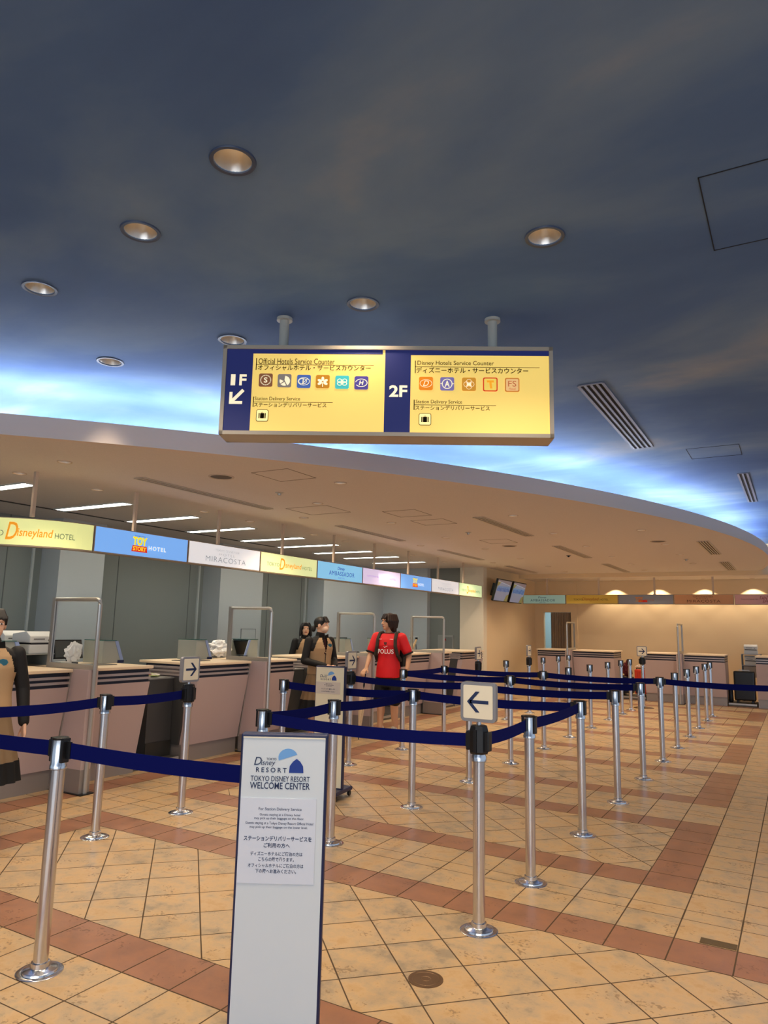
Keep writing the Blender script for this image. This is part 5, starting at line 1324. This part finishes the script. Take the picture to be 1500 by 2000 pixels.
# --- the staff
VEST = mat('tan_vest', (178, 146, 108), 0.85); SKIRT = mat('tan_skirt', (132, 108, 80), 0.85); BLOUSE = mat('black_blouse', (17, 15, 15), 0.7); BADGE = mat('teal_badge', (70, 140, 165), 0.5); MASK = mat('face_mask', (226, 194, 168), 0.8); MAROON = mat('maroon_ribbon', (66, 24, 26), 0.7)
def clothes_staff(t, h, arms):
    def blouse(b):
        torso(b, h, 1.05, .56)
        for q in (-1, 1): sleeve(b, h, arms, q, 0.97, .036, .024)
        capsule(b, (0, -.003*h, .825*h), (0, 0, .85*h), .042*h, .039*h)
    bl = cloth(t, 'blouse', blouse, BLOUSE, 0.007, 4)
    b = B()
    def vest_pt(a, z, k=1.0):
        R = [(.50, .102, .080), (.56, .100, .078), (.62, .094, .072), (.68, .097, .074), (.74, .109, .081), (.79, .108, .072), (.825, .080, .058)]
        for (z0, a0, b0), (z1, a1, b1) in zip(R, R[1:]):
            if z <= z1: break
        f = max(0, min(1, (z-z0)/(z1-z0))); rx, ry = a0+(a1-a0)*f, b0+(b1-b0)*f
        return Vector((rx*h*k*math.cos(a), 0.003*h + ry*h*k*math.sin(a), z*h))
    # vest: a shell open at the armholes and in a V at the neck
    n, m = 128, 56; grid = {}
    for i in range(n):
        for j in range(m+1):
            z = .535 + (.826-.535)*j/m; grid[i, j] = vest_pt(2*PI*i/n, z, 1.06)
    keep = []
    for i in range(n):
        for j in range(m):
            a = 2*PI*(i+.5)/n; z = .535 + (.826-.535)*(j+.5)/m
            side = abs(math.cos(a)); front = math.sin(a)
            if z > .715 and side > .86 - (z-.715)*2.6: continue
            if front > 0 and z > .70 and abs(math.cos(a)) < (z-.70)*2.4: continue
            keep.append((i, j))
    V = {}
    def vv(i, j):
        k = (i % n, j)
        if k not in V: V[k] = b.verts.new(grid[k])
        return V[k]
    for i, j in keep: b.faces.new((vv(i, j), vv(i+1, j), vv(i+1, j+1), vv(i, j+1)))
    bmesh.ops.recalc_face_normals(b, faces=b.faces); bmesh.ops.solidify(b, geom=list(b.faces), thickness=0.006)
    ve = obj('vest', b, VEST, t, True)
    b = B()
    for k in range(9):
        z = .56 + .016*k; p = vest_pt(PI/2, z, 1.075); ell(b, p, (.006, .005, .006))
    tube(b, [vest_pt(PI/2, z, 1.075) for z in (.54, .58, .62, .66, .70)], .0035, 6)
    obj('front_trim', b, BLOUSE, ve, True)
    b = B(); pts = [vest_pt(PI/2+.34, .765, 1.10) + Vector((.020*h*math.cos(a)*1.15, .003*math.sin(a), .016*h*math.sin(a))) for a in [2*PI*i/8 for i in range(8)]]
    # badge lies on the wearer's left chest (-x)
    vs = [b.verts.new(p) for p in pts]; b.faces.new(vs); bmesh.ops.solidify(b, geom=list(b.faces), thickness=0.004); obj('badge', b, BADGE, ve)
    b = B()
    for q in (-1, 1): flat(b, [(0, .845), (q*.045, .858), (q*.050, .825), (q*.016, .805)], lambda u, v: Vector((u*h, .05*h + .012*h*(1-abs(u)/.05), v*h)))
    bmesh.ops.solidify(b, geom=list(b.faces), thickness=0.005); obj('blouse_collar', b, BLOUSE, bl)
    b = B(); flat(b, [(-.012, .815), (.012, .815), (.016, .70), (-.004, .69)], lambda u, v: Vector((u*h, .086*h - .02*h*max(0, v-.76)/.06, v*h))); bmesh.ops.solidify(b, geom=list(b.faces), thickness=0.005); obj('neck_ribbon', b, MAROON, bl)
    b = B(); loft(b, [(0, 0, .25*h, .165*h, .135*h), (0, 0, .33*h, .152*h, .124*h), (0, 0, .45*h, .124*h, .098*h), (0, 0, .52*h, .108*h, .082*h), (0, 0, .56*h, .092*h, .070*h)], 96, (0.045, 16, .53*h, .22*h)); sk = obj('skirt', b, SKIRT, t, True)
    b = B(); loft(b, [(0, 0, .247*h, .168*h, .138*h), (0, 0, .335*h, .1535*h, .1255*h)], 96, (0.045, 16, .53*h, .22*h)); obj('hem_band', b, SHORTS, sk, True)
    b = B(); loft(b, [(0, 0, .535*h, .106*h, .082*h), (0, 0, .555*h, .104*h, .081*h)], 40); obj('belt_band', b, BLOUSE, sk, True)
    for q in (-1, 1):
        def shoe(b):
            capsule(b, (q*.058*h, -.020*h, .024*h), (q*.068*h, .082*h, .018*h), .026*h, .021*h)
            for v in b.verts: v.co.z = max(v.co.z, 0.003)
        cloth(t, 'shoe', shoe, SHORTS, 0.007, 3)
def hair_bob(t, s, rot, c):
    def P(x, y, z): return Vector(c) + rot @ Vector((x*s, y*s, z*s))
    def f(b):
        ell(b, P(0, -0.016, 0.036), (0.090*s, 0.101*s, 0.092*s), rot)
        for q in (-1, 1):
            for i in range(6):
                a = -0.09 + 0.135*i/5; x = q*(0.052 + 0.036*math.sqrt(max(0, 1-(a/0.12)**2)))
                capsule(b, P(x*0.62, a*0.72-.008, 0.095), P(x*1.0, a*0.95-.005, 0.02), 0.026*s, 0.026*s, 8, 3); capsule(b, P(x*1.0, a*0.95-.005, 0.02), P(x*1.10, a*1.0-.01, -0.105+0.01*(i % 2)), 0.026*s, 0.020*s, 8, 3)
        ell(b, P(0, -0.046, -0.024), (0.092*s, 0.070*s, 0.112*s), rot)
        for x0, x1 in ((-.01, -.065), (0.0, -.045), (.012, .05), (.02, .07)): capsule(b, P(x0, 0.060, 0.105), P(x1, 0.080, 0.050), 0.019*s, 0.012*s, 8, 3)
    cloth(t, 'hair', f, HAIR, 0.005, 2)
def hair_tied(t, s, rot, c):
    def P(x, y, z): return Vector(c) + rot @ Vector((x*s, y*s, z*s))
    def f(b):
        ell(b, P(0, -0.018, 0.034), (0.083*s, 0.096*s, 0.090*s), rot)
        ell(b, P(0, -0.118, -0.050), (0.034*s, 0.036*s, 0.046*s), rot); capsule(b, P(0, -0.09, -0.02), P(0, -0.11, -0.04), 0.026*s, 0.022*s, 8, 3)
        for i, x in enumerate((-0.058, -0.038, -0.015, 0.010, 0.034, 0.056)): capsule(b, P(x*0.6, 0.052, 0.108), P(x*1.05, 0.088, 0.050-0.006*(i % 2)), 0.020*s, 0.012*s, 8, 3)
        for q in (-1, 1): capsule(b, P(q*0.07, 0.03, 0.06), P(q*0.076, 0.025, 0.005), 0.016*s, 0.008*s, 8, 3)
    cloth(t, 'hair', f, HAIR, 0.005, 2)
def hair_masked(t, s, rot, c):
    hair_tied(t, s, rot, c)
    def P(x, y, z): return Vector(c) + rot @ Vector((x*s, y*s, z*s))
    def f(b):
        ell(b, P(0, 0.050, -0.050), (0.062*s, 0.054*s, 0.050*s), rot); ell(b, P(0, 0.090, -0.028), (0.018*s, 0.020*s, 0.026*s), rot)
    m = cloth(t, 'face_mask', f, MASK, 0.005, 3)
    b = B()
    for q in (-1, 1): tube(b, [P(q*0.062, 0.052, -0.020), P(q*0.080, 0.012, 0.002), P(q*0.083, -0.012, 0.004)], 0.0022, 6)
    obj('ear_loop', b, MASK, m)
fold = {1: ((.150, .0, .640), (.045, .150, .605)), -1: ((-.150, .0, .640), (-.050, .150, .600))}
foldh = {1: ((-0.8, 0.35, -0.25), (0, -.6, -.7), 0.5), -1: ((0.8, 0.35, -0.25), (0, -.6, -.7), 0.5)}
W2 = (-5.98, 8.52)
W2 = (-5.42, 7.74)
c2 = direction_to_camera(*W2)
person('person in tan vest and skirt with face mask and tied hair, behind the info stand', (W2[0], W2[1], 0), c2 + 0.62, 1.575, SKIN, 0.62, fold, foldh, clothes_staff, hair_masked, lips=False)
W1 = (-6.72, 9.18)
c1 = direction_to_camera(*W1)
person('person with dark bobbed hair in tan vest, standing behind the masked colleague', (W1[0], W1[1], 0.0), c1 + 0.45, 1.505, SKIN, -0.40, fold, foldh, clothes_staff, hair_bob)
W0 = (-4.813, 2.957)
c0 = direction_to_camera(*W0)
hang = {1: ((.150, -.01, .645), (.158, .03, .490)), -1: ((-.146, -.01, .645), (-.158, .03, .490))}
hangh = {1: ((0.05, 0.2, -1), (-1, 0.1, 0), 0.4), -1: ((-0.05, 0.2, -1), (1, 0.1, 0), 0.4)}
person('person in tan vest with teal badge, cut off by the left picture edge', (W0[0], W0[1], 0), c0 + 0.12, 1.525, SKIN, 0.1, hang, hangh, clothes_staff, hair_tied)

# --- the umbrella the man leans on
R_ = Matrix.Rotation(ca - 0.34 - PI/2, 3, 'Z')
hp = Vector((MX, MY, 0)) + R_ @ Vector((.148*1.64, .150*1.64, .500*1.64))
tip = Vector((hp.x + 0.02, hp.y - 0.16, 0.004))
dv = (tip - hp).normalized()
t = thing('umbrella', 'closed beige umbrella under the right hand of the person in red', 'umbrella', (tip.x, tip.y, 0))
def L_(p): return Vector(p) - Vector((tip.x, tip.y, 0))
Ls = (tip-hp).length
b = B(); tube(b, [L_(hp - dv*0.01), L_(hp + dv*0.16)], 0.012, 12); obj('handle', b, BLACK, t, True)
b = B(); tube(b, [L_(hp + dv*0.15), L_(hp + dv*(Ls))], 0.006, 8); obj('shaft', b, BLACK, t, True)
b = B(); prev = None
rings = []
for f_, r in ((0.22, .010), (0.27, .040), (0.5, .036), (0.75, .022), (0.88, .010)):
    p = L_(hp + dv*Ls*f_); rings.append([b.verts.new(p + Vector((r*(1+.18*math.cos(8*a))*math.cos(a), r*(1+.18*math.cos(8*a))*math.sin(a), 0))) for a in [2*PI*i/32 for i in range(32)]])
for A, C in zip(rings, rings[1:]):
    for i in range(32): b.faces.new((A[i], A[(i+1) % 32], C[(i+1) % 32], C[i]))
obj('canopy', b, mat('beige_umbrella', (206, 182, 150), 0.8), t, True)
